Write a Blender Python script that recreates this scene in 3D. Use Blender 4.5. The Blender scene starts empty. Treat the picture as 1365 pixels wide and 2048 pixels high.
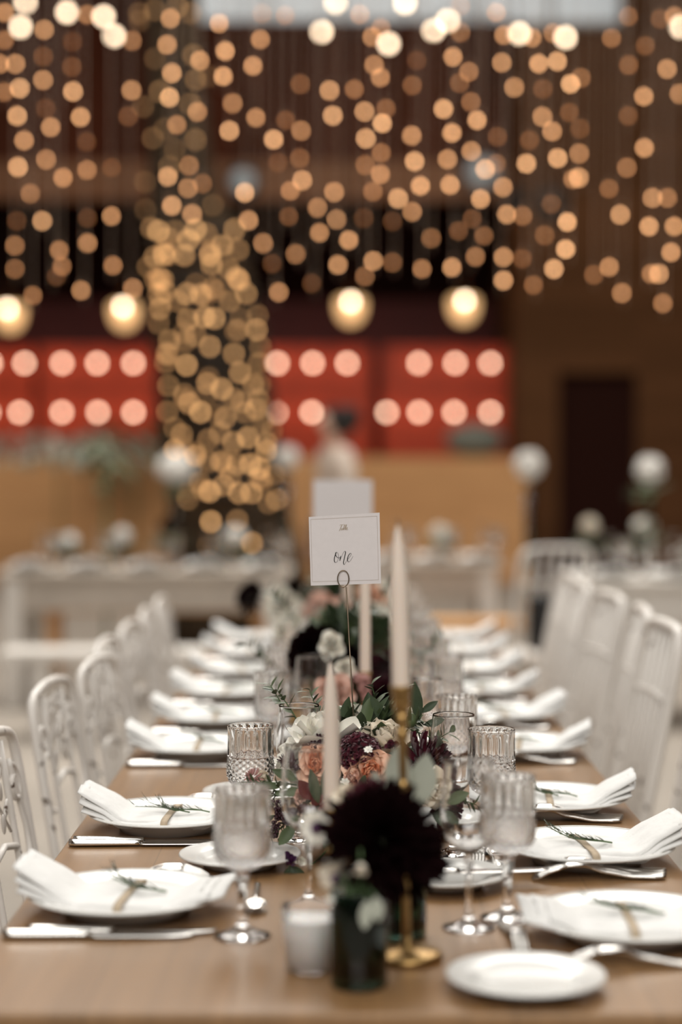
import bpy, math, random
from mathutils import Vector, Matrix, Euler
PI = math.pi
R = random.Random(7)
scn = bpy.context.scene
COL = scn.collection

# ------------------------------------------------------------------ camera, light, exposure
F = 3700.0                      # focal length in pixels of the 2048 px tall frame
CAMZ = 1.37
TOP = 0.75                      # table top
PITCH = math.atan(94.0 / F)
YAW = 4.5 / F
cd = bpy.data.cameras.new('camera')
cam = bpy.data.objects.new('camera', cd)
COL.objects.link(cam)
cam.location = (0, 0, CAMZ)
cam.rotation_euler = Euler((PI / 2 - PITCH, 0, YAW), 'XYZ')
cd.sensor_fit = 'VERTICAL'
cd.sensor_height = 36.0
cd.lens = 36.0 * F / 2048.0
cd.clip_end = 200
cd.dof.use_dof = True
cd.dof.focus_distance = 3.02
cd.dof.aperture_fstop = cd.lens / 48.0
cd.dof.aperture_blades = 0
scn.camera = cam
CM = cam.rotation_euler.to_matrix()

scn.view_settings.view_transform = 'Standard'
scn.view_settings.look = 'None'
scn.view_settings.gamma = 1
scn.view_settings.use_curve_mapping = False
scn.view_settings.exposure = 0.0
scn.cycles.use_denoising = True
scn.cycles.use_adaptive_sampling = False
scn.cycles.max_bounces = 14
scn.cycles.transmission_bounces = 12
scn.cycles.transparent_max_bounces = 12
scn.cycles.sample_clamp_indirect = 10.0

w = bpy.data.worlds.new('world')
scn.world = w
w.use_nodes = True
bgn = w.node_tree.nodes['Background']
bgn.inputs[0].default_value = (0.97, 0.98, 1.0, 1)
bgn.inputs[1].default_value = 0.05


def area(name, loc, rot, sx, sy, power, color):
    l = bpy.data.lights.new(name, 'AREA')
    l.shape = 'RECTANGLE'
    l.size, l.size_y, l.energy, l.color = sx, sy, power, color
    o = bpy.data.objects.new(name, l)
    o.location, o.rotation_euler = loc, rot
    COL.objects.link(o)
    return o


area('skylight_daylight', (0.0, 4.0, 7.0), (0, 0, 0), 8.0, 9.0, 415, (1.0, 0.985, 0.94))
area('front_fill_light', (-0.6, -3.0, 4.6), (0.95, 0, 0), 6.0, 2.0, 300, (1.0, 0.965, 0.91))  # unseen fill added above and behind the camera to brighten card and candles
area('glint_backlight', (0.0, 10.5, 6.6), (-0.95, 0, 0), 6.0, 1.5, 430, (1.0, 0.985, 0.94))  # added backlight out of frame, kept narrow for glints in glass and cutlery
area('hall_daylight', (0.0, 13.5, 8.4), (0, 0, 0), 13.0, 8.0, 1150, (1.0, 0.93, 0.84))


def P(px, py, d):
    r = CM @ Vector(((px - 682.5) / F, (1024.0 - py) / F, -1.0))
    t = d / r.y
    return Vector((0, 0, CAMZ)) + r * t


# ------------------------------------------------------------------ materials
MATS = {}


def mat(name, col, rough=0.5, metal=0.0, trans=0.0, ior=1.45, coat=0.0, var=0.0, scale=8.0, sheen=0.0, bump=0.0, sub=0.0, spec=0.5):
    if name in MATS:
        return MATS[name]
    m = bpy.data.materials.new(name)
    m.use_nodes = True
    nt = m.node_tree
    b = nt.nodes['Principled BSDF']
    b.inputs['Base Color'].default_value = (*col, 1)
    b.inputs['Roughness'].default_value = rough
    b.inputs['Metallic'].default_value = metal
    b.inputs['Transmission Weight'].default_value = trans
    b.inputs['IOR'].default_value = ior
    b.inputs['Coat Weight'].default_value = coat
    b.inputs['Coat Roughness'].default_value = 0.12
    b.inputs['Sheen Weight'].default_value = sheen
    b.inputs['Specular IOR Level'].default_value = spec
    if sub:
        b.inputs['Subsurface Weight'].default_value = sub
        b.inputs['Subsurface Radius'].default_value = (0.01, 0.006, 0.004)
        b.inputs['Subsurface Scale'].default_value = 0.4
    if var or bump:
        tc = nt.nodes.new('ShaderNodeTexCoord')
        n = nt.nodes.new('ShaderNodeTexNoise')
        n.inputs['Scale'].default_value = scale
        n.inputs['Detail'].default_value = 4
        nt.links.new(tc.outputs['Object'], n.inputs['Vector'])
        if var:
            cr = nt.nodes.new('ShaderNodeValToRGB')
            cr.color_ramp.elements[0].position = 0.3
            cr.color_ramp.elements[1].position = 0.7
            cr.color_ramp.elements[0].color = (*[c * (1 - var) for c in col], 1)
            cr.color_ramp.elements[1].color = (*[min(1, c * (1 + var)) for c in col], 1)
            nt.links.new(n.outputs['Fac'], cr.inputs['Fac'])
            nt.links.new(cr.outputs['Color'], b.inputs['Base Color'])
        if bump:
            bp = nt.nodes.new('ShaderNodeBump')
            bp.inputs['Strength'].default_value = bump
            bp.inputs['Distance'].default_value = 0.01
            nt.links.new(n.outputs['Fac'], bp.inputs['Height'])
            nt.links.new(bp.outputs['Normal'], b.inputs['Normal'])
    MATS[name] = m
    return m


def emis(name, col, strength, sampled=True):
    if name in MATS:
        return MATS[name]
    m = bpy.data.materials.new(name)
    m.use_nodes = True
    nt = m.node_tree
    b = nt.nodes['Principled BSDF']
    b.inputs['Base Color'].default_value = (*col, 1)
    b.inputs['Emission Color'].default_value = (*col, 1)
    b.inputs['Emission Strength'].default_value = strength
    if not sampled:
        m.cycles.emission_sampling = 'NONE'
    MATS[name] = m
    return m


def plank(name, c1, c2, width=0.2, axis='X', rough=0.6, coat=0.0, grain=1.0, length=2.4, spec=0.5):
    """boards laid side by side across `axis`; object coordinates"""
    m = bpy.data.materials.new(name)
    m.use_nodes = True
    nt = m.node_tree
    b = nt.nodes['Principled BSDF']
    b.inputs['Roughness'].default_value = rough
    b.inputs['Coat Weight'].default_value = coat
    b.inputs['Coat Roughness'].default_value = 0.2
    b.inputs['Specular IOR Level'].default_value = spec
    tc = nt.nodes.new('ShaderNodeTexCoord')
    sep = nt.nodes.new('ShaderNodeSeparateXYZ')
    nt.links.new(tc.outputs['Object'], sep.inputs[0])
    comb = nt.nodes.new('ShaderNodeCombineXYZ')
    a, l = {'X': ('X', 'Y'), 'Z': ('Z', 'X'), 'V': ('X', 'Z')}[axis]
    nt.links.new(sep.outputs[l], comb.inputs[0])
    nt.links.new(sep.outputs[a], comb.inputs[1])
    br = nt.nodes.new('ShaderNodeTexBrick')
    br.inputs['Scale'].default_value = 1.0
    br.inputs['Brick Width'].default_value = length
    br.inputs['Row Height'].default_value = width
    br.inputs['Mortar Size'].default_value = 0.0012
    br.inputs['Color1'].default_value = (*c1, 1)
    br.inputs['Color2'].default_value = (*c2, 1)
    br.inputs['Mortar'].default_value = (*[c * 0.6 for c in c1], 1)
    nt.links.new(comb.outputs[0], br.inputs['Vector'])
    mp = nt.nodes.new('ShaderNodeMapping')
    mp.inputs['Scale'].default_value = (2.0, 45.0, 2.0)
    nt.links.new(comb.outputs[0], mp.inputs[0])
    n = nt.nodes.new('ShaderNodeTexNoise')
    n.inputs['Scale'].default_value = 1.0
    n.inputs['Detail'].default_value = 6
    nt.links.new(mp.outputs[0], n.inputs['Vector'])
    mx = nt.nodes.new('ShaderNodeMix')
    mx.data_type = 'RGBA'
    mx.blend_type = 'OVERLAY'
    mx.inputs[0].default_value = 0.45 * grain
    nt.links.new(br.outputs['Color'], mx.inputs[6])
    nt.links.new(n.outputs['Color'], mx.inputs[7])
    hs = nt.nodes.new('ShaderNodeRGBToBW')
    nt.links.new(n.outputs['Color'], hs.inputs[0])
    nt.links.new(hs.outputs[0], mx.inputs[7])
    nt.links.new(mx.outputs[2], b.inputs['Base Color'])
    bp = nt.nodes.new('ShaderNodeBump')
    bp.inputs['Strength'].default_value = 0.08
    bp.inputs['Distance'].default_value = 0.002
    nt.links.new(n.outputs['Fac'], bp.inputs['Height'])
    nt.links.new(bp.outputs['Normal'], b.inputs['Normal'])
    MATS[name] = m
    return m


def worn_paint(name, col, rust, amount):
    m = mat(name, col, 0.45)
    nt = m.node_tree
    b = nt.nodes['Principled BSDF']
    tc = nt.nodes.new('ShaderNodeTexCoord')
    n = nt.nodes.new('ShaderNodeTexNoise')
    n.inputs['Scale'].default_value = 28
    n.inputs['Detail'].default_value = 6
    nt.links.new(tc.outputs['Object'], n.inputs['Vector'])
    cr = nt.nodes.new('ShaderNodeValToRGB')
    cr.color_ramp.elements[0].position = amount
    cr.color_ramp.elements[1].position = amount + 0.03
    cr.color_ramp.elements[0].color = (*rust, 1)
    cr.color_ramp.elements[1].color = (*col, 1)
    nt.links.new(n.outputs['Fac'], cr.inputs['Fac'])
    nt.links.new(cr.outputs['Color'], b.inputs['Base Color'])
    return m


M_china = mat('china', (0.74, 0.73, 0.70), 0.22, coat=0.3)
M_linen = mat('linen', (0.74, 0.73, 0.71), 0.9, sheen=0.1, var=0.03, scale=60, bump=0.25)
M_kraft = mat('kraft', (0.44, 0.35, 0.25), 0.9, var=0.1, scale=80)
M_steel = mat('steel', (0.72, 0.70, 0.67), 0.2, metal=1.0)
M_glass = mat('glass', (1, 1, 1), 0.0, trans=1.0, ior=1.45)
M_crystal = mat('crystal', (1, 1, 1), 0.0, trans=1.0, ior=1.5)
M_green_glass = mat('green_glass', (0.06, 0.13, 0.10), 0.02, trans=1.0, ior=1.45)
M_wax = mat('wax', (0.78, 0.67, 0.58), 0.45, sub=0.3)
M_wax_white = mat('wax_white', (0.85, 0.82, 0.79), 0.5, sub=0.3)
M_wick = mat('wick', (0.05, 0.04, 0.035), 0.9)
M_gold = mat('aged_gold', (0.40, 0.25, 0.10), 0.36, metal=1.0, var=0.15, scale=40)
M_brown_metal = mat('bronze_wire', (0.22, 0.17, 0.12), 0.4, metal=1.0)
M_card = mat('card_stock', (0.70, 0.66, 0.66), 0.85, var=0.015, scale=120)
M_ink = mat('black_ink', (0.015, 0.014, 0.013), 0.6)
M_gold_ink = mat('gold_ink', (0.30, 0.21, 0.10), 0.6)
M_line = mat('border_ink', (0.36, 0.28, 0.22), 0.7)
M_paint = worn_paint('chipped_white_paint', (0.76, 0.715, 0.665), (0.10, 0.06, 0.04), 0.315)
M_white_wood = mat('white_painted_wood', (0.70, 0.66, 0.61), 0.5, var=0.05, scale=10)
M_table = plank('oak_boards', (0.30, 0.165, 0.070), (0.245, 0.133, 0.056), 0.163, 'X', 0.30, 0.35, length=4.0)
M_stem = mat('stem_green', (0.08, 0.13, 0.05), 0.6)
M_leaf = mat('leaf_green', (0.042, 0.062, 0.030), 0.5, var=0.25, scale=25)
M_leaf2 = mat('leaf_fresh', (0.072, 0.100, 0.042), 0.5, var=0.25, scale=25)
M_rosemary = mat('rosemary_green', (0.060, 0.075, 0.042), 0.6, var=0.25, scale=60)
M_sage = mat('leaf_sage', (0.42, 0.44, 0.37), 0.6, var=0.1, scale=25)
M_redleaf = mat('leaf_wine', (0.12, 0.016, 0.016), 0.5, var=0.2, scale=25)
M_burg = mat('burgundy_petal', (0.075, 0.006, 0.016), 0.45, var=0.3, scale=50, sheen=0.1)
M_darkburg = mat('black_red_petal', (0.006, 0.0007, 0.0011), 0.8, var=0.3, scale=50, spec=0.08)
M_cream = mat('cream_petal', (0.80, 0.72, 0.60), 0.6, var=0.05, scale=40, sub=0.15)
M_ivory = mat('ivory_petal', (0.82, 0.79, 0.71), 0.6, var=0.04, scale=40, sub=0.15)
M_peach_deep = mat('deep_peach_petal', (0.88, 0.42, 0.24), 0.6, var=0.12, scale=40, sub=0.15)
M_peach = mat('peach_petal', (0.88, 0.60, 0.45), 0.6, var=0.12, scale=40, sub=0.15)
M_pink = mat('pale_pink_petal', (0.76, 0.52, 0.43), 0.6, var=0.08, scale=40, sub=0.15)
M_dusty = mat('dusty_rose_petal', (0.42, 0.22, 0.20), 0.7, var=0.2, scale=60)
M_berry = mat('dark_berry', (0.035, 0.008, 0.014), 0.25)
M_purple = mat('purple_petal', (0.075, 0.02, 0.075), 0.5, var=0.2, scale=60)
M_soil = mat('dark_foam', (0.02, 0.03, 0.015), 0.9)
M_black = mat('black_metal', (0.012, 0.011, 0.011), 0.4)
M_cable = mat('light_cable', (0.52, 0.40, 0.32), 0.6)
M_bark = mat('bark', (0.040, 0.027, 0.016), 0.95, var=0.4, scale=9, bump=0.6, spec=0.1)
M_concrete = mat('floor_concrete', (0.32, 0.282, 0.240), 0.75, var=0.10, scale=1.2)
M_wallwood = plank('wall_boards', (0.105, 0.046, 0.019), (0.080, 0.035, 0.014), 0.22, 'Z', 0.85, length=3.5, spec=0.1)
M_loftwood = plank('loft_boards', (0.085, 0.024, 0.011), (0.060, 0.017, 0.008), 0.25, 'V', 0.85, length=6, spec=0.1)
M_stagewood = plank('stage_boards', (0.62, 0.34, 0.155), (0.55, 0.30, 0.135), 0.18, 'Z', 0.8, length=3, spec=0.15)
M_dark = mat('dark_recess', (0.020, 0.006, 0.004), 0.9, spec=0.1)
M_beam = plank('beam_wood', (0.24, 0.12, 0.066), (0.21, 0.105, 0.058), 0.5, 'Z', 0.85, length=5, spec=0.1)
M_red = mat('red_panel_paint', (0.42, 0.044, 0.010), 0.5, var=0.08, scale=3)
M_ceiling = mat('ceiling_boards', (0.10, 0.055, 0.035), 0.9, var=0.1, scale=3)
M_greytable = mat('grey_limed_wood', (0.46, 0.40, 0.34), 0.6, var=0.1, scale=6)
M_skin = mat('skin', (0.55, 0.34, 0.25), 0.55, sub=0.1)
M_hair = mat('hair', (0.012, 0.009, 0.008), 0.5)
M_blouse = mat('beige_blouse', (0.56, 0.47, 0.40), 0.9)
M_trouser = mat('dark_trousers', (0.05, 0.045, 0.045), 0.9)
M_hydr = mat('white_blossom', (0.80, 0.78, 0.74), 0.7, var=0.05, scale=30)


# ------------------------------------------------------------------ mesh helpers
class MB:
    def __init__(s):
        s.v, s.f = [], []

    def add(s, vs, fs, mtx=None):
        o = len(s.v)
        if mtx is not None:
            vs = [mtx @ Vector(p) for p in vs]
        s.v += [tuple(p) for p in vs]
        s.f += [tuple(i + o for i in f) for f in fs]
        return s

    def build(s, name, m, parent=None, smooth=True, loc=None):
        me = bpy.data.meshes.new(name)
        me.from_pydata(s.v, [], s.f)
        me.materials.append(m)
        if smooth:
            me.polygons.foreach_set('use_smooth', [True] * len(me.polygons))
        me.update()
        o = bpy.data.objects.new(name, me)
        COL.objects.link(o)
        if parent:
            o.parent = parent
        if loc is not None:
            o.location = loc
        return o


def box(x0, x1, y0, y1, z0, z1):
    v = [(x, y, z) for z in (z0, z1) for y in (y0, y1) for x in (x0, x1)]
    return v, [(0, 2, 3, 1), (4, 5, 7, 6), (0, 1, 5, 4), (2, 6, 7, 3), (1, 3, 7, 5), (0, 4, 6, 2)]


def rbox(x0, x1, y0, y1, z0, z1, r=0.005):
    """box with its vertical and horizontal edges chamfered"""
    v, f = [], []
    for (z, i) in ((z0, r), (z0 + r, 0), (z1 - r, 0), (z1, r)):
        X0, X1, Y0, Y1 = x0 + i, x1 - i, y0 + i, y1 - i
        v += [(X0 + r, Y0, z), (X1 - r, Y0, z), (X1, Y0 + r, z), (X1, Y1 - r, z), (X1 - r, Y1, z), (X0 + r, Y1, z), (X0, Y1 - r, z), (X0, Y0 + r, z)]
    for k in range(3):
        for i in range(8):
            j = (i + 1) % 8
            f.append((k * 8 + i, k * 8 + j, k * 8 + 8 + j, k * 8 + 8 + i))
    f.append(tuple(range(7, -1, -1)))
    f.append(tuple(range(24, 32)))
    return v, f


def lathe(prof, seg=48, mod=None, closed=False):
    v, f, rings = [], [], []
    for (r, z) in prof:
        if r < 1e-6:
            rings.append([len(v)])
            v.append((0, 0, z))
        else:
            ring = []
            for k in range(seg):
                t = 2 * PI * k / seg
                rr = r if mod is None else mod(r, z, t, len(rings))
                ring.append(len(v))
                v.append((rr * math.cos(t), rr * math.sin(t), z))
            rings.append(ring)
    pairs = list(zip(rings, rings[1:]))
    if closed:
        pairs.append((rings[-1], rings[0]))
    for a, b in pairs:
        for k in range(seg):
            j = (k + 1) % seg
            if len(a) == 1 and len(b) == 1:
                continue
            if len(a) == 1:
                f.append((a[0], b[j], b[k]))
            elif len(b) == 1:
                f.append((a[k], a[j], b[0]))
            else:
                f.append((a[k], a[j], b[j], b[k]))
    return v, f


def tube(pts, r, seg=8, cyc=False):
    pts = [Vector(p) for p in pts]
    n = len(pts)
    rs = r if isinstance(r, (list, tuple)) else [r] * n
    v, f = [], []
    up = None
    for i, p in enumerate(pts):
        if cyc:
            t = pts[(i + 1) % n] - pts[i - 1]
        else:
            t = pts[min(i + 1, n - 1)] - pts[max(i - 1, 0)]
        if t.length < 1e-9:
            t = Vector((0, 0, 1))
        t.normalize()
        if up is None:
            up = Vector((0, 0, 1)) if abs(t.z) < 0.9 else Vector((1, 0, 0))
        s = t.cross(up)
        if s.length < 1e-6:
            s = t.cross(Vector((0, 1, 0)))
        s.normalize()
        up = s.cross(t).normalized()
        for k in range(seg):
            a = 2 * PI * k / seg
            v.append(p + (s * math.cos(a) + up * math.sin(a)) * rs[i])
    m = n if cyc else n - 1
    for i in range(m):
        for k in range(seg):
            j = (k + 1) % seg
            b = ((i + 1) % n) * seg
            f.append((i * seg + k, i * seg + j, b + j, b + k))
    if not cyc:
        f.append(tuple(range(seg - 1, -1, -1)))
        f.append(tuple((n - 1) * seg + k for k in range(seg)))
    return v, f


def spline(pts, sub=6):
    """Catmull-Rom through pts"""
    pts = [Vector(p) for p in pts]
    out = []
    n = len(pts)
    for i in range(n - 1):
        p0, p1, p2, p3 = pts[max(i - 1, 0)], pts[i], pts[i + 1], pts[min(i + 2, n - 1)]
        for k in range(sub):
            t = k / sub
            out.append(0.5 * ((2 * p1) + (p2 - p0) * t + (2 * p0 - 5 * p1 + 4 * p2 - p3) * t * t + (3 * p1 - p0 - 3 * p2 + p3) * t ** 3))
    out.append(pts[-1])
    return out


def ico(r, sub=2, scale=(1, 1, 1)):
    import bmesh
    b = bmesh.new()
    bmesh.ops.create_icosphere(b, subdivisions=sub, radius=r)
    b.verts.ensure_lookup_table()
    v = [(p.co.x * scale[0], p.co.y * scale[1], p.co.z * scale[2]) for p in b.verts]
    f = [tuple(x.index for x in q.verts) for q in b.faces]
    b.free()
    return v, f


def grid(fn, nu, nv):
    v = [fn(i / nu, j / nv) for i in range(nu + 1) for j in range(nv + 1)]
    f = [(i * (nv + 1) + j, (i + 1) * (nv + 1) + j, (i + 1) * (nv + 1) + j + 1, i * (nv + 1) + j + 1) for i in range(nu) for j in range(nv)]
    return v, f


def slab(fn_top, fn_bot, nu, nv):
    """closed sheet between two height fields"""
    v1, f1 = grid(fn_top, nu, nv)
    v2, f2 = grid(fn_bot, nu, nv)
    o = len(v1)
    f = list(f1) + [tuple(i + o for i in reversed(q)) for q in f2]
    W = nv + 1
    for i in range(nu):
        f.append((i * W, i * W + o, (i + 1) * W + o, (i + 1) * W))
        f.append((i * W + nv, (i + 1) * W + nv, (i + 1) * W + nv + o, i * W + nv + o))
    for j in range(nv):
        f.append((j, j + 1, j + 1 + o, j + o))
        f.append((nu * W + j, nu * W + j + o, nu * W + j + 1 + o, nu * W + j + 1))
    return v1 + v2, f


def thing(name, label, cat, loc=(0, 0, 0), rz=0.0, group=None):
    o = bpy.data.objects.new(name, None)
    o.empty_display_size = 0.05
    COL.objects.link(o)
    o.location = loc
    o.rotation_euler = (0, 0, rz)
    o['label'], o['category'] = label, cat
    if group:
        o['group'] = group
    return o


def tag(o, label, cat, group=None):
    o['label'], o['category'] = label, cat
    if group:
        o['group'] = group
    return o


def struct(name, m, *shapes):
    b = MB()
    for s in shapes:
        b.add(*s)
    o = b.build(name, m, smooth=False)
    o['kind'] = 'structure'
    return o


KIDS = {}


def dup(root, loc, rz=0.0, label=None, group=None, scale=None):
    kids = KIDS.get(root.name)
    if kids is None:
        kids = KIDS[root.name] = [(c, [g for g in bpy.data.objects if g.parent == c]) for c in bpy.data.objects if c.parent == root]
    r = root.copy()
    COL.objects.link(r)
    r.location = loc
    r.rotation_euler = (0, 0, rz)
    if scale:
        r.scale = (scale,) * 3
    if label:
        r['label'] = label
    if group:
        r['group'] = group
    for c, gs in kids:
        k = c.copy()
        COL.objects.link(k)
        k.parent = r
        for g in gs:
            q = g.copy()
            COL.objects.link(q)
            q.parent = k
    return r


class Proto:
    """the first place() moves the prototype itself, later ones copy it"""

    def __init__(s, root):
        s.root, s.used = root, False

    def place(s, loc, rz, label, group=None, scale=None):
        if not s.used:
            s.used = True
            s.first = (loc, rz, label, group, scale)
            KIDS[s.root.name] = [(c, [g for g in bpy.data.objects if g.parent == c]) for c in bpy.data.objects if c.parent == s.root]
            o = s.root
            o.location, o.rotation_euler = loc, (0, 0, rz)
            o['label'] = label
            if scale:
                o.scale = (scale,) * 3
            if group:
                o['group'] = group
            return o
        o = dup(s.root, loc, rz, label, group, scale)
        if not scale:
            o.scale = (1, 1, 1)
        return o


ORD = ['nearest', 'second nearest', 'third nearest', 'fourth nearest', 'fifth nearest', 'sixth nearest', 'seventh nearest', 'eighth nearest', 'ninth nearest']


def nth(i):
    s = 'th' if 10 <= i % 100 <= 20 else {1: 'st', 2: 'nd', 3: 'rd'}.get(i % 10, 'th')
    return f'{i}{s}'


# ------------------------------------------------------------------ setting
HX0, HX1, YB, HZ = -9.0, 9.0, 25.5, 9.0
struct('floor', M_concrete, box(HX0, HX1, -4, YB, -0.2, 0))
struct('ceiling', M_ceiling, box(HX0, HX1, -4, YB, HZ, HZ + 0.2))
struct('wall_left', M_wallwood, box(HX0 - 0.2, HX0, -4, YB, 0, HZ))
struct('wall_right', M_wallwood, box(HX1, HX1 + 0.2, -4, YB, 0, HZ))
struct('wall_back', M_dark, box(HX0, HX1, YB, YB + 0.2, 0, HZ))
XS = (1032 - 687) * 23.0 / F            # where stage and recess stop
WZ0, WZ1 = P(700, 40, 23.0).z, P(700, -60, 23.0).z
WX0, WX1 = P(395, 20, 23.0).x, P(1245, 20, 23.0).x
LZ = P(700, 400, 23.0).z
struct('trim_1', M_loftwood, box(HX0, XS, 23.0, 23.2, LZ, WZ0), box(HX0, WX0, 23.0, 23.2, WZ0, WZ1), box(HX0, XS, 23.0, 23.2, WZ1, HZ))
struct('trim_4', M_beam, box(HX0, XS, 22.9, 23.0, LZ, LZ + .46))
DX0, DX1, DZ = P(1118, 850, 22.0).x, P(1275, 850, 22.0).x, P(1200, 745, 22.0).z
XR = P(1035, 700, 22.0).x
WR1 = P(1245, 20, 22.0).x
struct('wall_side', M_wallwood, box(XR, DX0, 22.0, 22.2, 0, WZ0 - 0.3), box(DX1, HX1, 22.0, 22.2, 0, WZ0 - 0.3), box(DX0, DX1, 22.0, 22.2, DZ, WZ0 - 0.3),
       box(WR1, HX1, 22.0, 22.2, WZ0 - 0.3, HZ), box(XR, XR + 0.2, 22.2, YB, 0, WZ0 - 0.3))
struct('door_1', M_dark, box(DX0, DX1, 22.12, 22.18, 0, DZ))
M_pane = emis('lit_window_pane', (0.80, 0.85, 0.86), 0.42)
wn = struct('window_1', M_white_wood, box(WX0, WX1, 23.05, 23.2, WZ0 - 0.1, WZ0), box(WX0, WX1, 23.05, 23.2, WZ1, WZ1 + 0.1))
MB().add(*box(WX0, WX1, 23.1, 23.15, WZ0, WZ1)).build('pane', M_pane, wn, smooth=False)
mm = MB()
for k in range(1, 6):
    x = WX0 + (WX1 - WX0) * k / 6
    mm.add(*box(x - 0.03, x + 0.03, 23.06, 23.1, WZ0, WZ1))
mm.build('mullion', M_white_wood, wn, smooth=False)
SZ = P(500, 915, 22.0).z
st = struct('trim_2', M_stagewood, box(HX0, XS, 21.5, YB, 0, SZ))
# rods the light curtain hangs from
RODS = (8.6, 9.0, 9.4)
for k, y in enumerate(RODS):
    b = MB().add(*tube([(-3.2, y, 5.2), (3.2, y, 5.2)], 0.025, 10))
    for x in (-3, 0, 3):
        b.add(*tube([(x, y, 5.2), (x, y, HZ)], 0.006, 6))
    o = b.build('hanging_rod', M_black)
    tag(o, ['black rod above the table carrying the nearest light strands', 'black rod carrying the middle row of light strands', 'black rod carrying the farthest row of light strands'][k], 'rod', 'rods carrying the light curtain')

# ------------------------------------------------------------------ long table
TX0, TX1, TY0, TY1 = -0.457, 0.521, 2.075, 6.75
tb = thing('dining_table', 'long brown wooden dining table laid for a banquet', 'table', ((TX0 + TX1) / 2, (TY0 + TY1) / 2, 0))
hw, hl = (TX1 - TX0) / 2, (TY1 - TY0) / 2
MB().add(*rbox(-hw, hw, -hl, hl, TOP - 0.035, TOP, 0.004)).build('tabletop', M_table, tb, smooth=False)
ap = MB()
ap.add(*box(-hw + 0.085, hw - 0.085, -hl + 0.06, -hl + 0.085, TOP - 0.13, TOP - 0.035))
ap.add(*box(-hw + 0.085, hw - 0.085, hl - 0.085, hl - 0.06, TOP - 0.13, TOP - 0.035))
ap.add(*box(-hw + 0.06, -hw + 0.085, -hl + 0.06, hl - 0.06, TOP - 0.13, TOP - 0.035))
ap.add(*box(hw - 0.085, hw - 0.06, -hl + 0.06, hl - 0.06, TOP - 0.13, TOP - 0.035))
ap.build('apron', M_table, tb, smooth=False)
for sx in (-1, 1):
    for sy in (-1, 1):
        MB().add(*rbox(-0.035, 0.035, -0.035, 0.035, 0, TOP - 0.035)).build('leg', M_table, tb, smooth=False, loc=(sx * (hw - 0.122), sy * (hl - 0.122), 0))


# ------------------------------------------------------------------ tableware prototypes
def plate_mesh(s=1.0):
    return lathe([(r * s, z) for r, z in ((0, .004), (.07, .004), (.078, 0), (.084, 0), (.088, .008), (.095, .0165), (.104, .0205), (.135, .0262), (.1375, .0278), (.1368, .0298), (.134, .0296), (.104, .0240), (.094, .0200), (.086, .0125), (.080, .0105), (.05, .0095), (0, .0095))], 72)


def flat_plate_mesh():
    return lathe([(0, .003), (.046, .003), (.051, 0), (.055, 0), (.058, .006), (.064, .0115), (.072, .0135), (.093, .0170), (.095, .0185), (.094, .0203), (.0925, .0203), (.072, .0168), (.064, .0145), (.057, .0090), (.053, .0078), (0, .0075)], 64)


pl = thing('dinner_plate', '', 'plate')
MB().add(*plate_mesh()).build('plate_body', M_china, pl)
rimb = MB().add(*tube([(.1335 * math.cos(a), .1335 * math.sin(a), .0297) for a in [2 * PI * k / 72 for k in range(72)]], 0.0012, 6, True))
rimb.build('rim_bead', M_china, pl)
P_plate = Proto(pl)
sp = thing('side_plate', '', 'plate')
MB().add(*flat_plate_mesh()).build('plate_body', M_china, sp)
MB().add(*tube([(.0932 * math.cos(a), .0932 * math.sin(a), .0202) for a in [2 * PI * k / 64 for k in range(64)]], 0.001, 6, True)).build('rim_bead', M_china, sp)
P_side = Proto(sp)


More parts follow.
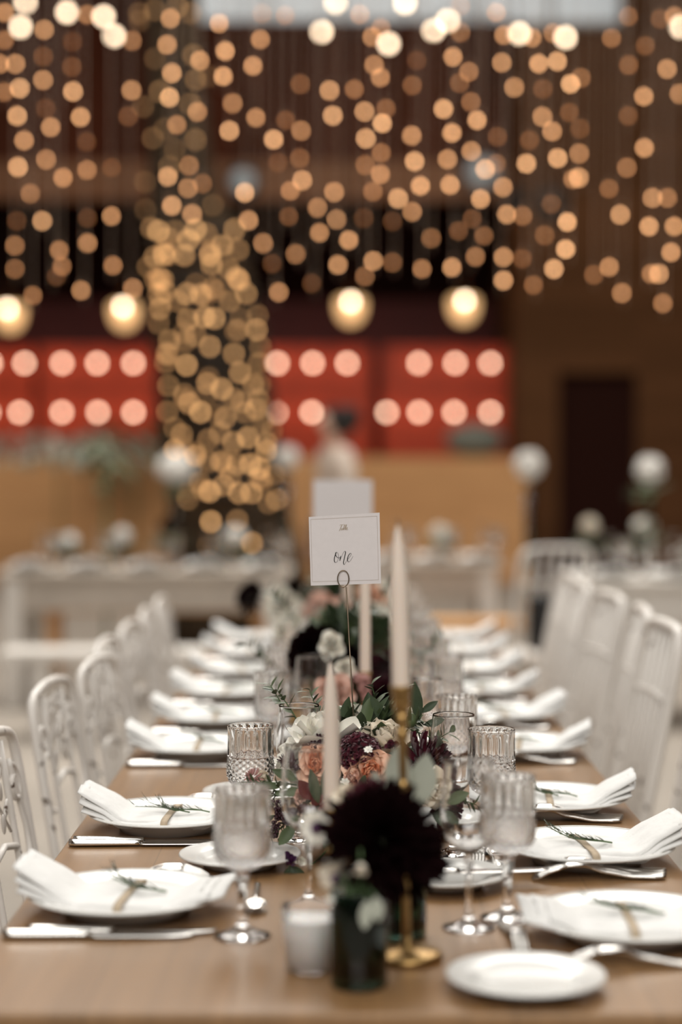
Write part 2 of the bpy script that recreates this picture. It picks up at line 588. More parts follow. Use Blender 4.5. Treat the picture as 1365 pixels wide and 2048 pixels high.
def napkin_proto(seed):
    rr = random.Random(seed)
    root = thing('linen_napkin', '', 'napkin')
    b = MB()
    lay = [(-.138, .146, .165, .000, .006), (-.143, .126, .150, .0028, .016), (-.147, .112, .134, .0056, .027)]
    for (x0, x1, wd, zo, lift) in lay:
        ph, sk = rr.uniform(0, 6), rr.uniform(-.01, .01)

        def zc(x):
            a = abs(x)
            base = 0.0115 if a < .07 else 0.0115 + .0135 * (a - .07) / .03 if a < .1 else 0.025 + 0.17 * (a - .1)
            out = max(0, (-x - .060) / .085)
            return base + zo + lift * min(1.2, out) ** 1.2 + .10 * max(0, x - .115)

        def fn(th):
            def g(u, v):
                x = x0 + (x1 - x0) * u
                ww = wd * (1 - 0.16 * max(0, (-x - .08) / .06) - 0.1 * max(0, (x - .08) / .06))
                t = v * 2 - 1
                y = t * ww / 2 + sk * u
                droop = 0.003 * (1 - t * t)
                wr = 0.0010 * math.sin(ph + 7 * t + 9 * u) + .0022 * abs(((t * 1.6 + .25 * math.sin(ph + 3 * u)) % 1) - .5) * 2
                e = 0.0026 * math.sqrt(max(0, 1 - abs(t) ** 6))
                return (x, y, zc(x) + 0.001 + droop + wr * (1 if th else .6) + (e + 0.0022 if th else -e * .3))
            return g
        b.add(*slab(fn(True), fn(False), 30, 12))
    b.build('cloth', M_linen, root)
    # rolled outer end
    rb = MB()
    for k in range(2):
        pts = []
        for j in range(15):
            t = j / 14 * 2 - 1
            pts.append((-.143 + .002 * k + .005 * t * t, t * (.056 - .004 * k), .0535 + .009 * k + .003 * math.sin(4 * t + seed)))
        rb.add(*tube(pts, [0.0035 + .0035 * (1 - abs(j / 14 * 2 - 1) ** 4) for j in range(15)], 8))
    rb.build('rolled_edge', M_linen, root)
    bd = MB()
    ring = []
    for k in range(26):
        a = 2 * PI * k / 26
        y = .083 * math.copysign(abs(math.cos(a)) ** .35, math.cos(a))
        z = .0185 + .0105 * math.copysign(abs(math.sin(a)) ** .5, math.sin(a))
        ring.append((y, z))
    for k, (y, z) in enumerate(ring):
        bd.v += [(.004 + .006, y, z), (.004 - .006, y, z)]
    for k in range(26):
        j = (k + 1) % 26
        bd.f.append((2 * k, 2 * j, 2 * j + 1, 2 * k + 1))
    bb = bd.build('paper_band', M_kraft, root)
    md = bb.modifiers.new('thick', 'SOLIDIFY')
    md.thickness = 0.0009
    bb['label'] = 'brown kraft paper band'
    return Proto(root)


NAPS = [napkin_proto(s) for s in (1, 2, 3)]


def needle(b, p, d, L, wd, up=Vector((0, 0, 1))):
    d = d.normalized()
    s = d.cross(up)
    if s.length < 1e-4:
        s = Vector((1, 0, 0))
    s.normalize()
    n = s.cross(d)
    p = Vector(p)
    pts = [p, p + d * L * .35 + s * wd + n * wd * .6, p + d * L * .35 - s * wd + n * wd * .6, p + d * L * .4 - n * wd * .4, p + d * L * .75 + s * wd * .8, p + d * L * .75 - s * wd * .8, p + d * L + n * L * .06]
    b.add(pts, [(0, 3, 1), (0, 2, 3), (0, 1, 2), (1, 3, 4), (3, 2, 5), (3, 5, 4), (1, 4, 5, 2), (4, 6, 5), (4, 5, 6)])


def rosemary_proto(seed):
    rr = random.Random(seed)
    root = thing('rosemary_sprig', '', 'herb sprig')
    sb, nb = MB(), MB()
    for br in range(3):
        x = rr.uniform(-.075, -.02)
        pts = spline([(x, rr.uniform(-.012, .012), .0), (x + .03, rr.uniform(-.014, .014), .005), (x + .06, rr.uniform(-.022, .022), .004), (x + .09, rr.uniform(-.04, .04), .008 + rr.uniform(0, .012))], 5)
        sb.add(*tube(pts, [.0013 * (1 - .5 * i / len(pts)) for i in range(len(pts))], 6))
        for i in range(2, len(pts)):
            d = (pts[i] - pts[i - 1]).normalized()
            for k in range(rr.choice((1, 1, 2))):
                a = rr.uniform(0.1, PI - .1)
                side = Vector((0, math.cos(a), math.sin(a) * .75))
                needle(nb, pts[i], d * rr.uniform(.8, 2.6) + side, rr.uniform(.014, .030), .00095)
    sb.build('stem', M_stem, root)
    nb.build('needle_leaves', M_rosemary, root)
    return Proto(root)


ROSE = [rosemary_proto(s) for s in (11, 12, 13)]


def knife_proto():
    root = thing('table_knife', '', 'knife')
    # handle along -x .. 0, blade 0 .. +x
    hb = MB()
    n = 12
    secs = []
    for i in range(n + 1):
        t = i / n
        x = -.115 + .115 * t
        wd = .0125 - .0042 * t + .001 * math.sin(PI * t)
        if i == 0:
            wd *= .6
        if i >= n - 1:
            wd *= 1.1
        secs.append((x, wd, .0062 - .0018 * t))
    for (x, wd, h) in secs:
        for k in range(12):
            a = 2 * PI * k / 12
            hb.v.append((x, wd * math.cos(a), .0063 + h * math.sin(a)))
    for i in range(n):
        for k in range(12):
            j = (k + 1) % 12
            hb.f.append((i * 12 + k, i * 12 + j, i * 12 + 12 + j, i * 12 + 12 + k))
    hb.f.append(tuple(range(11, -1, -1)))
    hb.f.append(tuple(n * 12 + k for k in range(12)))
    hb.build('handle', M_steel, root)

    def bl(s):
        def g(u, v):
            x = -.002 + .138 * u
            top, bot = .0100, -.0100 + .012 * max(0, (u - .75) / .25) ** 2
            if u < .06:
                bot, top = -.005, .005
            y = bot + (top - bot) * v
            return (x, y, .0045 + s * (.0011 * v + .0002))
        return g
    MB().add(*slab(bl(1), bl(-1), 16, 3)).build('blade', M_steel, root)
    return Proto(root)


def fork_proto(L=.2, name='dinner_fork', wmax=.0125):
    """lies tines down: tips at x=0, handle end at x=L"""
    root = thing(name, '', 'fork')
    s = L / .2

    def zc(x):
        pts = [(0, .002), (.03, .0165), (.055, .024), (.075, .0235), (.11, .0125), (.15, .0055), (.2, .0045)]
        for (a, za), (c, zb) in zip(pts, pts[1:]):
            if a * s <= x <= c * s + 1e-9:
                t = (x / s - a) / (c - a)
                t = t * t * (3 - 2 * t) * .5 + t * .5
                return za + (zb - za) * t
        return .0045
    tb_ = MB()
    for k in range(4):
        y = (-1.5 + k) * wmax / 2.1
        pts = [(x * s, y * (.96 + .04 * x / .05), zc(x * s)) for x in (0, .012, .024, .036, .05)]
        tb_.add(*tube(pts, [.0014, .0021, .0025, .0028, .0028], 6))
    tb_.build('tines', M_steel, root)
    hb = MB()
    n = 24
    for i in range(n + 1):
        x = (.047 + (.2 - .047) * i / n) * s
        q = x / s
        if q < .07:
            wd = wmax * (1 - .05 * (q - .047) / .023)
        elif q < .09:
            wd = wmax * .95 + (.0028 - wmax * .95) * ((q - .07) / .02)
        else:
            wd = .0040 + (.0118 - .0040) * ((q - .09) / .105) ** 1.3
            if q > .192:
                wd *= .75
        for k in range(10):
            a = 2 * PI * k / 10
            hb.v.append((x, wd * math.cos(a), zc(x) + .0036 * math.sin(a)))
    for i in range(n):
        for k in range(10):
            j = (k + 1) % 10
            hb.f.append((i * 10 + k, i * 10 + j, i * 10 + 10 + j, i * 10 + 10 + k))
    hb.f.append(tuple(range(9, -1, -1)))
    hb.f.append(tuple(n * 10 + k for k in range(10)))
    hb.build('handle', M_steel, root)
    return Proto(root)


def spoon_proto():
    root = thing('dessert_spoon', '', 'spoon')

    def bw(th):
        def g(u, v):
            t = u
            x = .055 * t
            wd = .0165 * math.sqrt(max(.003, 1 - ((t - .5) / .5) ** 2)) * (1 + .15 * (.5 - t))
            y = (v * 2 - 1) * wd
            dep = .008 * (1 - (v * 2 - 1) ** 2) * math.sin(PI * min(1, max(0, t)))
            return (x, y, .0105 - dep + (.0008 if th else 0))
        return g
    MB().add(*slab(bw(True), bw(False), 14, 10)).build('bowl', M_steel, root)
    pts = spline([(.052, 0, .0105), (.07, 0, .012), (.11, 0, .007), (.165, 0, .0045)], 5)
    MB().add(*tube(pts, [.0022 + .003 * (i / 15) ** 2 for i in range(len(pts))], 8)).build('handle', M_steel, root)
    return Proto(root)


P_knife, P_fork, P_dfork, P_spoon = knife_proto(), fork_proto(), fork_proto(.16, 'dessert_fork', .0105), spoon_proto()


def goblet_proto():
    root = thing('crystal_goblet', '', 'glass')
    outer = [(0, .091), (.010, .0905), (.020, .093), (.0305, .098), (.0365, .105), (.0395, .113), (.0405, .121), (.0402, .129), (.0394, .137), (.0386, .144), (.0380, .150), (.0378, .162), (.0377, .175), (.0376, .186), (.0377, .193), (.0376, .1965), (.0366, .1972)]
    inner = [(.0367, .1970), (.0358, .191), (.0336, .180), (.0334, .150), (.0346, .136), (.0348, .121), (.0325, .111), (.024, .104), (.012, .101), (0, .1005)]
    no = len(outer)

    def mod(r, z, t, i):
        if i >= no or i == 0:
            return r
        if z > .146:
            if z > .1935:
                return r
            k = min(1, (z - .146) / .012) * min(1, (.1935 - z) / .008 + .15)
            return r - .0034 * k * (1 - abs(math.cos(9 * t)))
        if z > .094:
            a = abs(math.sin(9 * t + z * 330)) * abs(math.sin(9 * t - z * 330))
            return r - .0042 * (1 - a)
        return r
    # finer rings in the cut band
    prof = []
    for a, b_ in zip(outer, outer[1:]):
        m = 4 if .094 < a[1] < .15 else 2
        for q in range(m):
            prof.append((a[0] + (b_[0] - a[0]) * q / m, a[1] + (b_[1] - a[1]) * q / m))
    prof.append(outer[-1])
    no = len(prof)
    MB().add(*lathe(prof + inner, 162, mod)).build('bowl', M_crystal, root)

    def smod(r, z, t, i):
        return r * (1 - .09 * abs(math.sin(4 * t))) if .004 < z < .088 else r
    stem = [(0, 0.0), (.030, .0), (.0365, .0006), (.0375, .0018), (.0368, .003), (.030, .0050), (.020, .0085), (.0120, .0125), (.0088, .0165), (.0066, .021), (.0056, .030), (.0060, .045), (.0075, .062), (.0096, .078), (.0108, .086), (.0125, .090), (.013, .0912), (0, .0912)]
    MB().add(*lathe(stem, 48, smod)).build('stem', M_crystal, root)
    return Proto(root)


def wine_proto():
    root = thing('wine_glass', '', 'glass')
    outer = [(0, .098), (.006, .0985), (.014, .103), (.024, .112), (.032, .124), (.0368, .138), (.0386, .152), (.0385, .166), (.0372, .184), (.0352, .205), (.0335, .222), (.0333, .2246)]
    inner = [(.0325, .2246), (.0325, .222), (.0342, .205), (.0362, .184), (.0375, .166), (.0376, .152), (.0358, .138), (.031, .125), (.023, .1138), (.013, .106), (0, .102)]
    MB().add(*lathe(outer + inner, 64)).build('bowl', M_glass, root)
    stem = [(0, 0.0), (.028, .0), (.0352, .0006), (.036, .0016), (.0352, .0026), (.028, .0042), (.018, .0075), (.0095, .0118), (.0062, .0165), (.0045, .028), (.0040, .05), (.0043, .075), (.0052, .084), (.0068, .089), (.0052, .094), (.0060, .0985), (0, .0985)]
    MB().add(*lathe(stem, 32)).build('stem', M_glass, root)
    return Proto(root)


P_gob, P_wine = goblet_proto(), wine_proto()

# ------------------------------------------------------------------ place settings
LEFT = [2.556, 3.144, 3.93, 4.39, 4.89, 5.40, 5.93, 6.42]
RIGHT = [2.42, 2.88, 3.30, 3.95, 4.45, 4.95, 5.45, 5.98, 6.48]
LX, RX = -0.300, 0.378


def jit(a):
    return R.uniform(-a, a)


for side, ys in (('left', LEFT), ('right', RIGHT)):
    sg = -1 if side == 'left' else 1
    for i, y in enumerate(ys):
        w_ = ORD[i]
        cx = LX if side == 'left' else RX
        cx += jit(.006) if i > 2 else (0, 0.003, -.012 if side == 'left' else -.006)[i]
        rz = (0 if side == 'left' else PI) + jit(.12)
        if side == 'left' and i == 0:
            rz = -0.06
        P_plate.place((cx, y, TOP), rz, f'white dinner plate under a napkin, {w_} to the camera on the table\'s {side} side', f'dinner plates along the {side} side')
        nr = rz + jit(.06)
        nz = TOP
        NAPS[(i + (side == 'right')) % 3].place((cx + sg * .0, y, nz), nr, f'folded white linen napkin on the {w_} plate of the {side} side', f'napkins along the {side} side')
        if i < 6:
            ROSE[(i * 2 + (side == 'right')) % 3].place((cx - sg * .01, y + jit(.01), TOP + .031), rz + PI * (side == 'left') * 1 + jit(.35), f'green rosemary sprig on the {w_} napkin of the {side} side', 'rosemary sprigs on the napkins')
        # cutlery on the near side
        if side == 'left':
            yk = y - .148
            if i == 0:
                yk = 2.408
            if i == 1:
                yk = 2.994
            for q in (0, 1):
                P_knife.place((-.331 + (.028 if i == 0 else .004) * q, yk + .022 * q, TOP), jit(.012), f'silver table knife, {"outer" if q == 0 else "inner"} of the pair before the {w_} left plate', 'table knives on the left side')
            if i < 2:
                for q in (0, 1):
                    P_fork.place((cx + .11, y + .165 + .022 * q, TOP), PI + jit(.02), f'silver dinner fork behind the {w_} left plate, {"nearer" if q == 0 else "farther"} of two', 'dinner forks on the left side')
        else:
            yf = y - .135
            if i == 0:
                yf = 2.262
            if i == 1:
                yf = 2.745
            if i == 2:
                yf = 3.185
            for q in range((1, 3, 3)[i] if i < 3 else 2):
                P_fork.place((.282 + .004 * q + (0 if i else -.018), yf + .019 * q, TOP), .04 + jit(.02), f'silver dinner fork lying tines down before the {w_} right plate, {("front", "middle", "back")[q]} one', 'dinner forks on the right side')
        # glasses
        if side == 'left':
            gy, wy, gx, wx = y - .142, y - .105, -.145, -.063
            if i == 0:
                gx, gy, wx, wy = -.1325, 2.415, -.049, 2.585
            if i == 1:
                gx, gy, wx, wy = -.151, 3.0, -.073, 3.04
        else:
            gy, wy, gx, wx = y + .085, y + .06, .225, .160
            if i == 0:
                gx, gy, wx, wy = .224, 2.51, .168, 2.46
            if i == 1:
                gx, gy, wx, wy = .238, 2.955, .175, 2.925
            if i == 2:
                gx, gy, wx, wy = .209, 3.39, .150, 3.42
        P_gob.place((gx, gy, TOP + .0006), jit(.3), f'cut crystal goblet, {w_} to the camera on the table\'s {side} side', f'crystal goblets of the {side} side')
        P_wine.place((wx, wy, TOP + .0006), 0, f'clear smooth wine glass, {w_} to the camera on the {side} side', f'wine glasses of the {side} side')

for (px, y, x, lb) in ((0, 2.85, -.160, 'white side plate on the left behind the nearest crystal goblet'), (0, 3.40, -.165, 'white side plate behind the second nearest left goblet'),
                       (0, 2.172, .216, 'white side plate at the near right corner, nearest of all'), (0, 2.715, .150, 'white side plate with a butter knife right of the dark vase'), (0, 3.14, .165, 'white side plate right of the big flower arrangement'),
                       (0, 3.68, .175, 'white side plate on the right behind the flower arrangement'), (0, 4.15, -.16, 'white side plate on the left before the fourth plate')):
    P_side.place((x, y, TOP), 0, lb, 'small side plates')
P_knife.place((.17, 2.70, TOP + .0185), .12, 'silver butter knife lying across the second right side plate', 'butter knives')
# dessert cutlery
P_dfork.place((.226, 2.312, TOP), PI / 2 + .06, 'small dessert fork pointing at the camera beside the nearest right plate', 'dessert cutlery')
P_spoon.place((.232, 2.79, TOP), PI / 2, 'dessert spoon between the right wine glass and second right plate', 'dessert cutlery')
P_dfork.place((.205, 2.80, TOP), PI / 2 - .1, 'small dessert fork beside the dessert spoon behind the right side plate', 'dessert cutlery')
P_spoon.place((-.122, 2.53, TOP), PI / 2 + .02, 'dessert spoon behind the stem of the nearest left goblet', 'dessert cutlery')

# ------------------------------------------------------------------ candles
def taper(name, base, hgt, lean, label, r=.0115):
    root = thing(name, label, 'candle', base, 0, 'pale taper candles')
    root.rotation_euler = (0, lean, 0)
    MB().add(*lathe([(0, 0), (r * .98, 0), (r, .004), (r * .97, hgt - .075), (r * .9, hgt - .06), (r * .62, hgt - .03), (r * .3, hgt - .01), (r * .1, hgt - .002), (0, hgt)], 24)).build('wax_body', M_wax, root)
    MB().add(*tube([(0, 0, hgt - .004), (.0008, 0, hgt + .007)], .0009, 6)).build('wick', M_wick, root)
    return root


def stick(base, hgt, lean, label, br=.045, knobs=(.35, .62)):
    root = thing('candlestick', label, 'candlestick', base, 0, 'gold candlesticks')
    root.rotation_euler = (0, lean, 0)
    MB().add(*lathe([(0, 0), (br * .97, 0), (br, .003), (br, .008), (br * .9, .011), (br * .35, .014), (.009, .02), (.006, .03), (0, .03)], 40)).build('base', M_gold, root)
    MB().add(*lathe([(.0062, .02), (.0056, .05), (.0050, hgt * .5), (.0056, hgt - .07), (.0072, hgt - .045), (.011, hgt - .034), (0, hgt - .034)], 20)).build('stem', M_gold, root)
    for k in knobs:
        MB().add(*lathe([(.0045, -.011), (.0075, -.006), (.009, 0), (.0075, .006), (.0045, .011)], 20)).build('knob', M_gold, root, loc=(0, 0, hgt * k))
    MB().add(*lathe([(0, hgt - .036), (.0075, hgt - .035), (.011, hgt - .026), (.0118, hgt - .01), (.0135, hgt - .002), (.0135, hgt), (.0122, hgt), (.0118, hgt - .012), (0, hgt - .014)], 24)).build('candle_cup', M_gold, root)
    return root


def candle_pair(x, y, sh, ch, lean, l1, l2, br=.045):
    stick((x, y, TOP), sh, lean, l1, br, knobs=(.63, .82))
    d = sh - .0135
    taper('taper_candle', (x + math.sin(lean) * d, y, TOP + math.cos(lean) * d), ch, lean, l2)


candle_pair((816 - 687) * 2.305 / F, 2.305, .345, .215, -.023, 'tall gold candlestick with round base behind the dark green vase', 'tallest pale taper candle, right of the table card')
candle_pair(-.0135, 2.52, .150, .216, -.012, 'short gold candlestick hidden among the flowers below the table card', 'pale taper candle left of centre in front of the peach roses', .035)
candle_pair(.046, 3.85, .190, .262, 0.0, 'gold candlestick behind the first flower arrangement', 'pale taper candle directly behind the table card stem', .04)
candle_pair(.010, 4.75, .250, .20, 0.0, 'gold candlestick in the second flower arrangement', 'pale taper candle above the blurred second flower arrangement', .04)
candle_pair(-.13, 4.45, .06, .20, 0.0, 'low gold candlestick left of the second flower arrangement', 'blurred pale taper candle left of the second arrangement', .035)

vt = thing('votive_candle', 'white votive candle in a clear glass cup, left of the dark vase', 'candle', ((620 - 687) * 2.26 / F, 2.26, TOP))
MB().add(*lathe([(0, 0), (.027, 0), (.029, .002), (.0325, .04), (.0345, .078), (.0338, .0792), (.033, .078), (.0322, .04), (.0284, .004), (0, .004)], 48)).build('glass_cup', M_glass, vt)
MB().add(*lathe([(0, .0039), (.0286, .0039), (.0324, .04), (.0332, .064), (.029, .0632), (0, .0625)], 40)).build('wax', M_wax_white, vt)
MB().add(*tube([(0, 0, .064), (.001, 0, .074)], .001, 6)).build('wick', M_wick, vt)

# ------------------------------------------------------------------ flowers
def aim(p, d, roll=0.0, s=1.0):
    """local +z points along d"""
    q = Vector(d).normalized().to_track_quat('Z', 'Y')
    return Matrix.Translation(p) @ q.to_matrix().to_4x4() @ Matrix.Rotation(roll, 4, 'Z') @ Matrix.Scale(s, 4)


def petal(b, mtx, L, W, cup, tilt, curl=0.0, base=.0, ruff=0.0, ph=0.0, nu=5, nv=4):
    """petal grows from the axis outwards (+x), opened by tilt from vertical"""
    def g(u, v):
        t = v * 2 - 1
        wd = W * (math.sin(PI * (.10 + .80 * u ** .9)) ** .65)
        y = t * wd / 2
        bend = tilt + curl * u * u
        x = base + L * u * math.sin(bend) - cup * W * t * t * math.cos(bend)
        z = L * u * math.cos(bend) + cup * W * t * t * math.sin(bend) + ruff * math.sin(ph + 7 * t) * u * u
        return (x, y, z)
    b.add(*grid(g, nu, nv), mtx=mtx)


def rose(r, n=26, openness=1.15, ruff=0.0, seed=0, big=1.0, lo=0.0, hi=1.0):
    rr = random.Random(seed)
    b = MB()
    for i in range(n):
        t = (i + .5) / n
        a = i * 2.39996 + rr.uniform(-.15, .15)
        if not lo <= t <= hi:
            continue
        L = r * (.55 + .45 * t) * big
        W = r * (.55 + .85 * t)
        petal(b, Matrix.Translation((0, 0, -r * .55 * t)) @ Matrix.Rotation(a, 4, 'Z'), L * 1.12, W, .34 - .10 * t, .06 + openness * t ** 1.35, .25 * t, r * .05 + r * .22 * t, ruff * r, rr.uniform(0, 6), nu=8, nv=8)
    return b


def dahlia(r, n=120, dome=.55, wd=.26, seed=0, cur=.35, wild=.06):
    rr = random.Random(seed)
    b = MB()
    for i in range(n):
        t = (i + .5) / n
        a = i * 2.39996
        L = r * (.30 + .55 * t ** .6) * rr.uniform(1 - wild, 1 + wild)
        W = r * wd * (.45 + .7 * t)
        petal(b, Matrix.Translation((0, 0, r * dome * (.5 - t))) @ Matrix.Rotation(a, 4, 'Z'), L, W, .55, (.08 + 1.75 * t ** .8) * rr.uniform(1 - wild, 1 + wild), -cur * t, r * .32 * t ** .5, nu=4, nv=2)
    return b


def pompon(r, n=150, seed=0):
    rr = random.Random(seed)
    b = MB().add(*ico(r * .72, 2))
    for i in range(n):
        t = (i + .5) / n
        th, a = math.acos(1 - 1.45 * t), i * 2.39996
        d = Vector((math.sin(th) * math.cos(a), math.sin(th) * math.sin(a), math.cos(th)))
        for k in range(2):
            petal(b, aim(d * r * .66, d + Vector((rr.uniform(-.1, .1), rr.uniform(-.1, .1), .1)), rr.uniform(0, 6.28)), r * .36, r * .32, .9, .45 + .2 * k, -.5, .02 * r, nu=3, nv=3)
    return b


def flat_flower(r, n=9, seed=0, droop=.15):
    rr = random.Random(seed)
    b = MB()
    for i in range(n):
        petal(b, Matrix.Rotation(2 * PI * i / n + rr.uniform(-.1, .1), 4, 'Z'), r, r * .75, .12, 1.25 + rr.uniform(-.15, .15), droop, r * .08, r * .06, rr.uniform(0, 6))
    return b


def leafmesh(b, p, d, L, W, n=Vector((0, 0, 1)), fold=.25, bend=.25):
    d = Vector(d).normalized()
    s = d.cross(n)
    if s.length < 1e-3:
        s = d.cross(Vector((0, 1, 0)))
    s.normalize()
    nn = s.cross(d)
    p = Vector(p)

    def g(u, v):
        t = v * 2 - 1
        wd = W * .5 * math.sin(PI * min(1, u * .97 + .02)) ** .8
        return p + d * (L * u * (1 - .1 * bend * u)) + s * (t * wd) + nn * (fold * abs(t) * wd - bend * L * u * u * .5)
    b.add(*grid(g, 7, 4))


def sprig(b, sb, p, d, L, ll, lw, n=8, rr=R, bend=-.2):
    d = Vector(d).normalized()
    p = Vector(p)
    side = d.cross(Vector((0, 1, 0)))
    if side.length < .01:
        side = Vector((1, 0, 0))
    side.normalize()
    pts = [p + d * (L * t / 6) + Vector((0, 0, 1)) * (bend * L * (t / 6) ** 2) for t in range(7)]
    sb.add(*tube(pts, [.0014 - .00012 * k for k in range(7)], 6))
    for i in range(n):
        t = .2 + .8 * i / max(1, n - 1)
        k = min(5, int(t * 6))
        q = pts[k].lerp(pts[k + 1], t * 6 - k)
        a = rr.uniform(0, 6.28)
        sd = side * math.cos(a) + d.cross(side) * math.sin(a)
        leafmesh(b, q, d * .7 + sd, ll * rr.uniform(.75, 1.1), lw * rr.uniform(.8, 1.1), n=(-sd + d * .3), bend=rr.uniform(.0, .5))


TOCAM = Vector((0, -1, .25))


class Bouquet:
    """one arrangement: a low bowl with flowers and leaves as its parts"""

    def __init__(s, label, x, y, sx, sy, h, seed):
        s.root = thing('flower_arrangement', label, 'flowers', (x, y, TOP), 0, 'flower arrangements down the middle of the table')
        s.o = Vector((x, y, TOP))
        s.rr = random.Random(seed)
        s.sx, s.sy, s.h = sx, sy, h
        MB().add(*lathe([(0, 0), (.045, 0), (.05, .006), (.075, .05), (.078, .055), (.073, .054), (.045, .012), (0, .012)], 32)).build('bowl', M_black, s.root)
        MB().add(*ico(1, 3, (sx * .62, sy * .62, h * .55)), mtx=Matrix.Translation((0, 0, h * .42))).build('floral_foam', M_soil, s.root)

    def p(s, px, py, d):
        return P(px, py, d) - s.o

    def dir(s, q):
        return Vector((q.x * 2.2, q.y * 1.2 - .10, q.z - s.h * .25)).normalized() * .6 + TOCAM.normalized() * .65

    def rose(s, name, r, n, op, ruff, seed, big, m, m2, q, d=None, label=None):
        o = s.flower(name, rose(r, n, op, ruff, seed, big, .42), m, q, d, label=label)
        hb = rose(r, n, op, ruff, seed, big, .0, .46)
        dd = s.dir(q) if d is None else Vector(d)
        MB().add(hb.v, hb.f, mtx=aim(q, dd)).build('heart', m2, o)

    def flower(s, name, b, m, q, d=None, center=None, label=None):
        d = s.dir(q) if d is None else Vector(d)
        ob = MB().add(b.v, b.f, mtx=aim(q, d, s.rr.uniform(0, 6)))
        o = ob.build(name, m, s.root)
        if label:
            o['label'] = label
        if center:
            cb, cm = center
            MB().add(cb[0], cb[1], mtx=aim(q, d)).build('flower_center', cm, o)
        return o

    def foliage(s, n, mats, lmin=.04, lmax=.075):
        for k, m in enumerate(mats):
            b = MB()
            for i in range(n):
                a, e = s.rr.uniform(0, 2 * PI), s.rr.uniform(-.05, 1.35)
                d = Vector((math.cos(a) * math.cos(e), math.sin(a) * math.cos(e), math.sin(e)))
                q = Vector((d.x * s.sx * .72, d.y * s.sy * .72, s.h * .38 + d.z * s.h * .55))
                L = s.rr.uniform(lmin, lmax)
                leafmesh(b, q, d + Vector((s.rr.uniform(-.7, .7), s.rr.uniform(-.7, .7), s.rr.uniform(-.5, .6))), L, L * s.rr.uniform(.32, .5), bend=s.rr.uniform(-.2, .6))
            o = b.build('foliage', m, s.root)
            o['kind'] = 'stuff'


A1 = Bouquet('sharp focused flower arrangement of cream roses, peach roses and burgundy dahlias', P(722, 1690, 3.06).x, 3.06, .135, .13, .20, 3)
A1.foliage(90, [M_leaf, M_leaf2], .035, .07)
d0 = 2.95


def ball(r, sub=1, sc=(1, 1, 1)):
    return ico(r, sub, sc)


def berry_cluster(r, n, seed):
    rr = random.Random(seed)
    b = MB()
    for i in range(n):
        z = 1 - 2 * (i + .5) / n
        a = i * 2.39996
        q = math.sqrt(1 - z * z)
        b.add(*ico(r * .24, 1), mtx=Matrix.Translation((r * q * math.cos(a), r * q * math.sin(a), r * z)))
    b.add(*ico(r * .9, 2))
    return b


A1.flower('white_rose', rose(.050, 13, .80, .05, 21, 1.25), M_ivory, A1.p(645, 1478, 2.98), (-.15, -.25, 1), label='large ivory rose left of the card stem')
A1.flower('white_rose', rose(.036, 30, 1.3, .14, 22), M_ivory, A1.p(603, 1522, 2.95), label='ruffled white flower at the left')
A1.flower('white_rose', rose(.040, 24, 1.2, .08, 23), M_ivory, A1.p(705, 1455, 3.08))
A1.flower('white_rose', rose(.030, 22, 1.2, .08, 24), M_ivory, A1.p(745, 1436, 3.14))
A1.flower('cream_rose', rose(.040, 22, .85, .03, 25, 1.1), M_cream, A1.p(768, 1484, 2.98), (.1, -.5, .9), label='cream rose right of the card stem')
A1.flower('white_rose', rose(.026, 20, 1.1, .05, 26), M_ivory, A1.p(815, 1444, 3.1))
A1.rose('peach_rose', .029, 36, 1.15, .04, 27, 1.0, M_peach, M_peach_deep, A1.p(634, 1532, 2.92), (-.1, -1, .35), label='peach garden rose on the left')
A1.rose('peach_rose', .034, 44, 1.15, .04, 28, 1.0, M_peach, M_peach_deep, A1.p(741, 1546, 2.90), (.15, -1, .25), label='peach garden rose in the middle')
A1.flower('pale_pink_rose', rose(.018, 16, .9, .03, 29), M_pink, A1.p(708, 1556, 2.895), (-.5, -.8, .3))
A1.flower('pompon_dahlia', pompon(.036, 130, 31), M_burg, A1.p(718, 1512, 2.93), (0, -.8, .7), label='burgundy pompon dahlia')
A1.flower('spiky_dahlia', dahlia(.056, 80, .5, .25, 32, .3), M_burg, A1.p(852, 1535, 2.95), (.75, -.75, .35), label='large burgundy dahlia with long petals on the right')
A1.flower('spiky_dahlia', dahlia(.040, 70, .5, .26, 33, .3), M_burg, A1.p(890, 1610, 2.93), (.9, -.5, .1))
A1.flower('cream_rose', rose(.028, 14, .8, .03, 34, 1.2), M_cream, A1.p(856, 1578, 2.86), (.6, -.7, -.1))
A1.flower('spray_rose', rose(.0125, 16, .95, .03, 35), M_pink, A1.p(598, 1594, 2.88), (-.15, -1, .25), label='small blush spray rose low on the left')
A1.flower('spray_rose', rose(.0125, 12, .8, .03, 36), M_cream, A1.p(528, 1553, 2.93), (-.6, -.7, .4))
A1.flower('spray_rose', rose(.010, 10, .8, .03, 37), M_cream, A1.p(650, 1606, 2.87), (.1, -1, .2))
A1.flower('spray_rose', rose(.0125, 12, .8, .03, 38), M_cream, A1.p(560, 1610, 2.90), (-.4, -1, .1))
A1.flower('astrantia', dahlia(.015, 60, .8, .16, 39, .1), M_dusty, A1.p(505, 1553, 2.92), (-.5, -.8, .5))
A1.flower('astrantia', dahlia(.012, 50, .8, .16, 40, .1), M_dusty, A1.p(772, 1588, 2.88), (0, -1, .3))
for px, py, d, r in ((627, 1487, 2.945, .0085), (640, 1477, 2.945, .008), (615, 1502, 2.94, .0085), (630, 1500, 2.935, .0085), (644, 1490, 2.94, .008)):
    A1.flower('berry_cluster', berry_cluster(r, 26, int(px)), M_berry, A1.p(px, py, d))
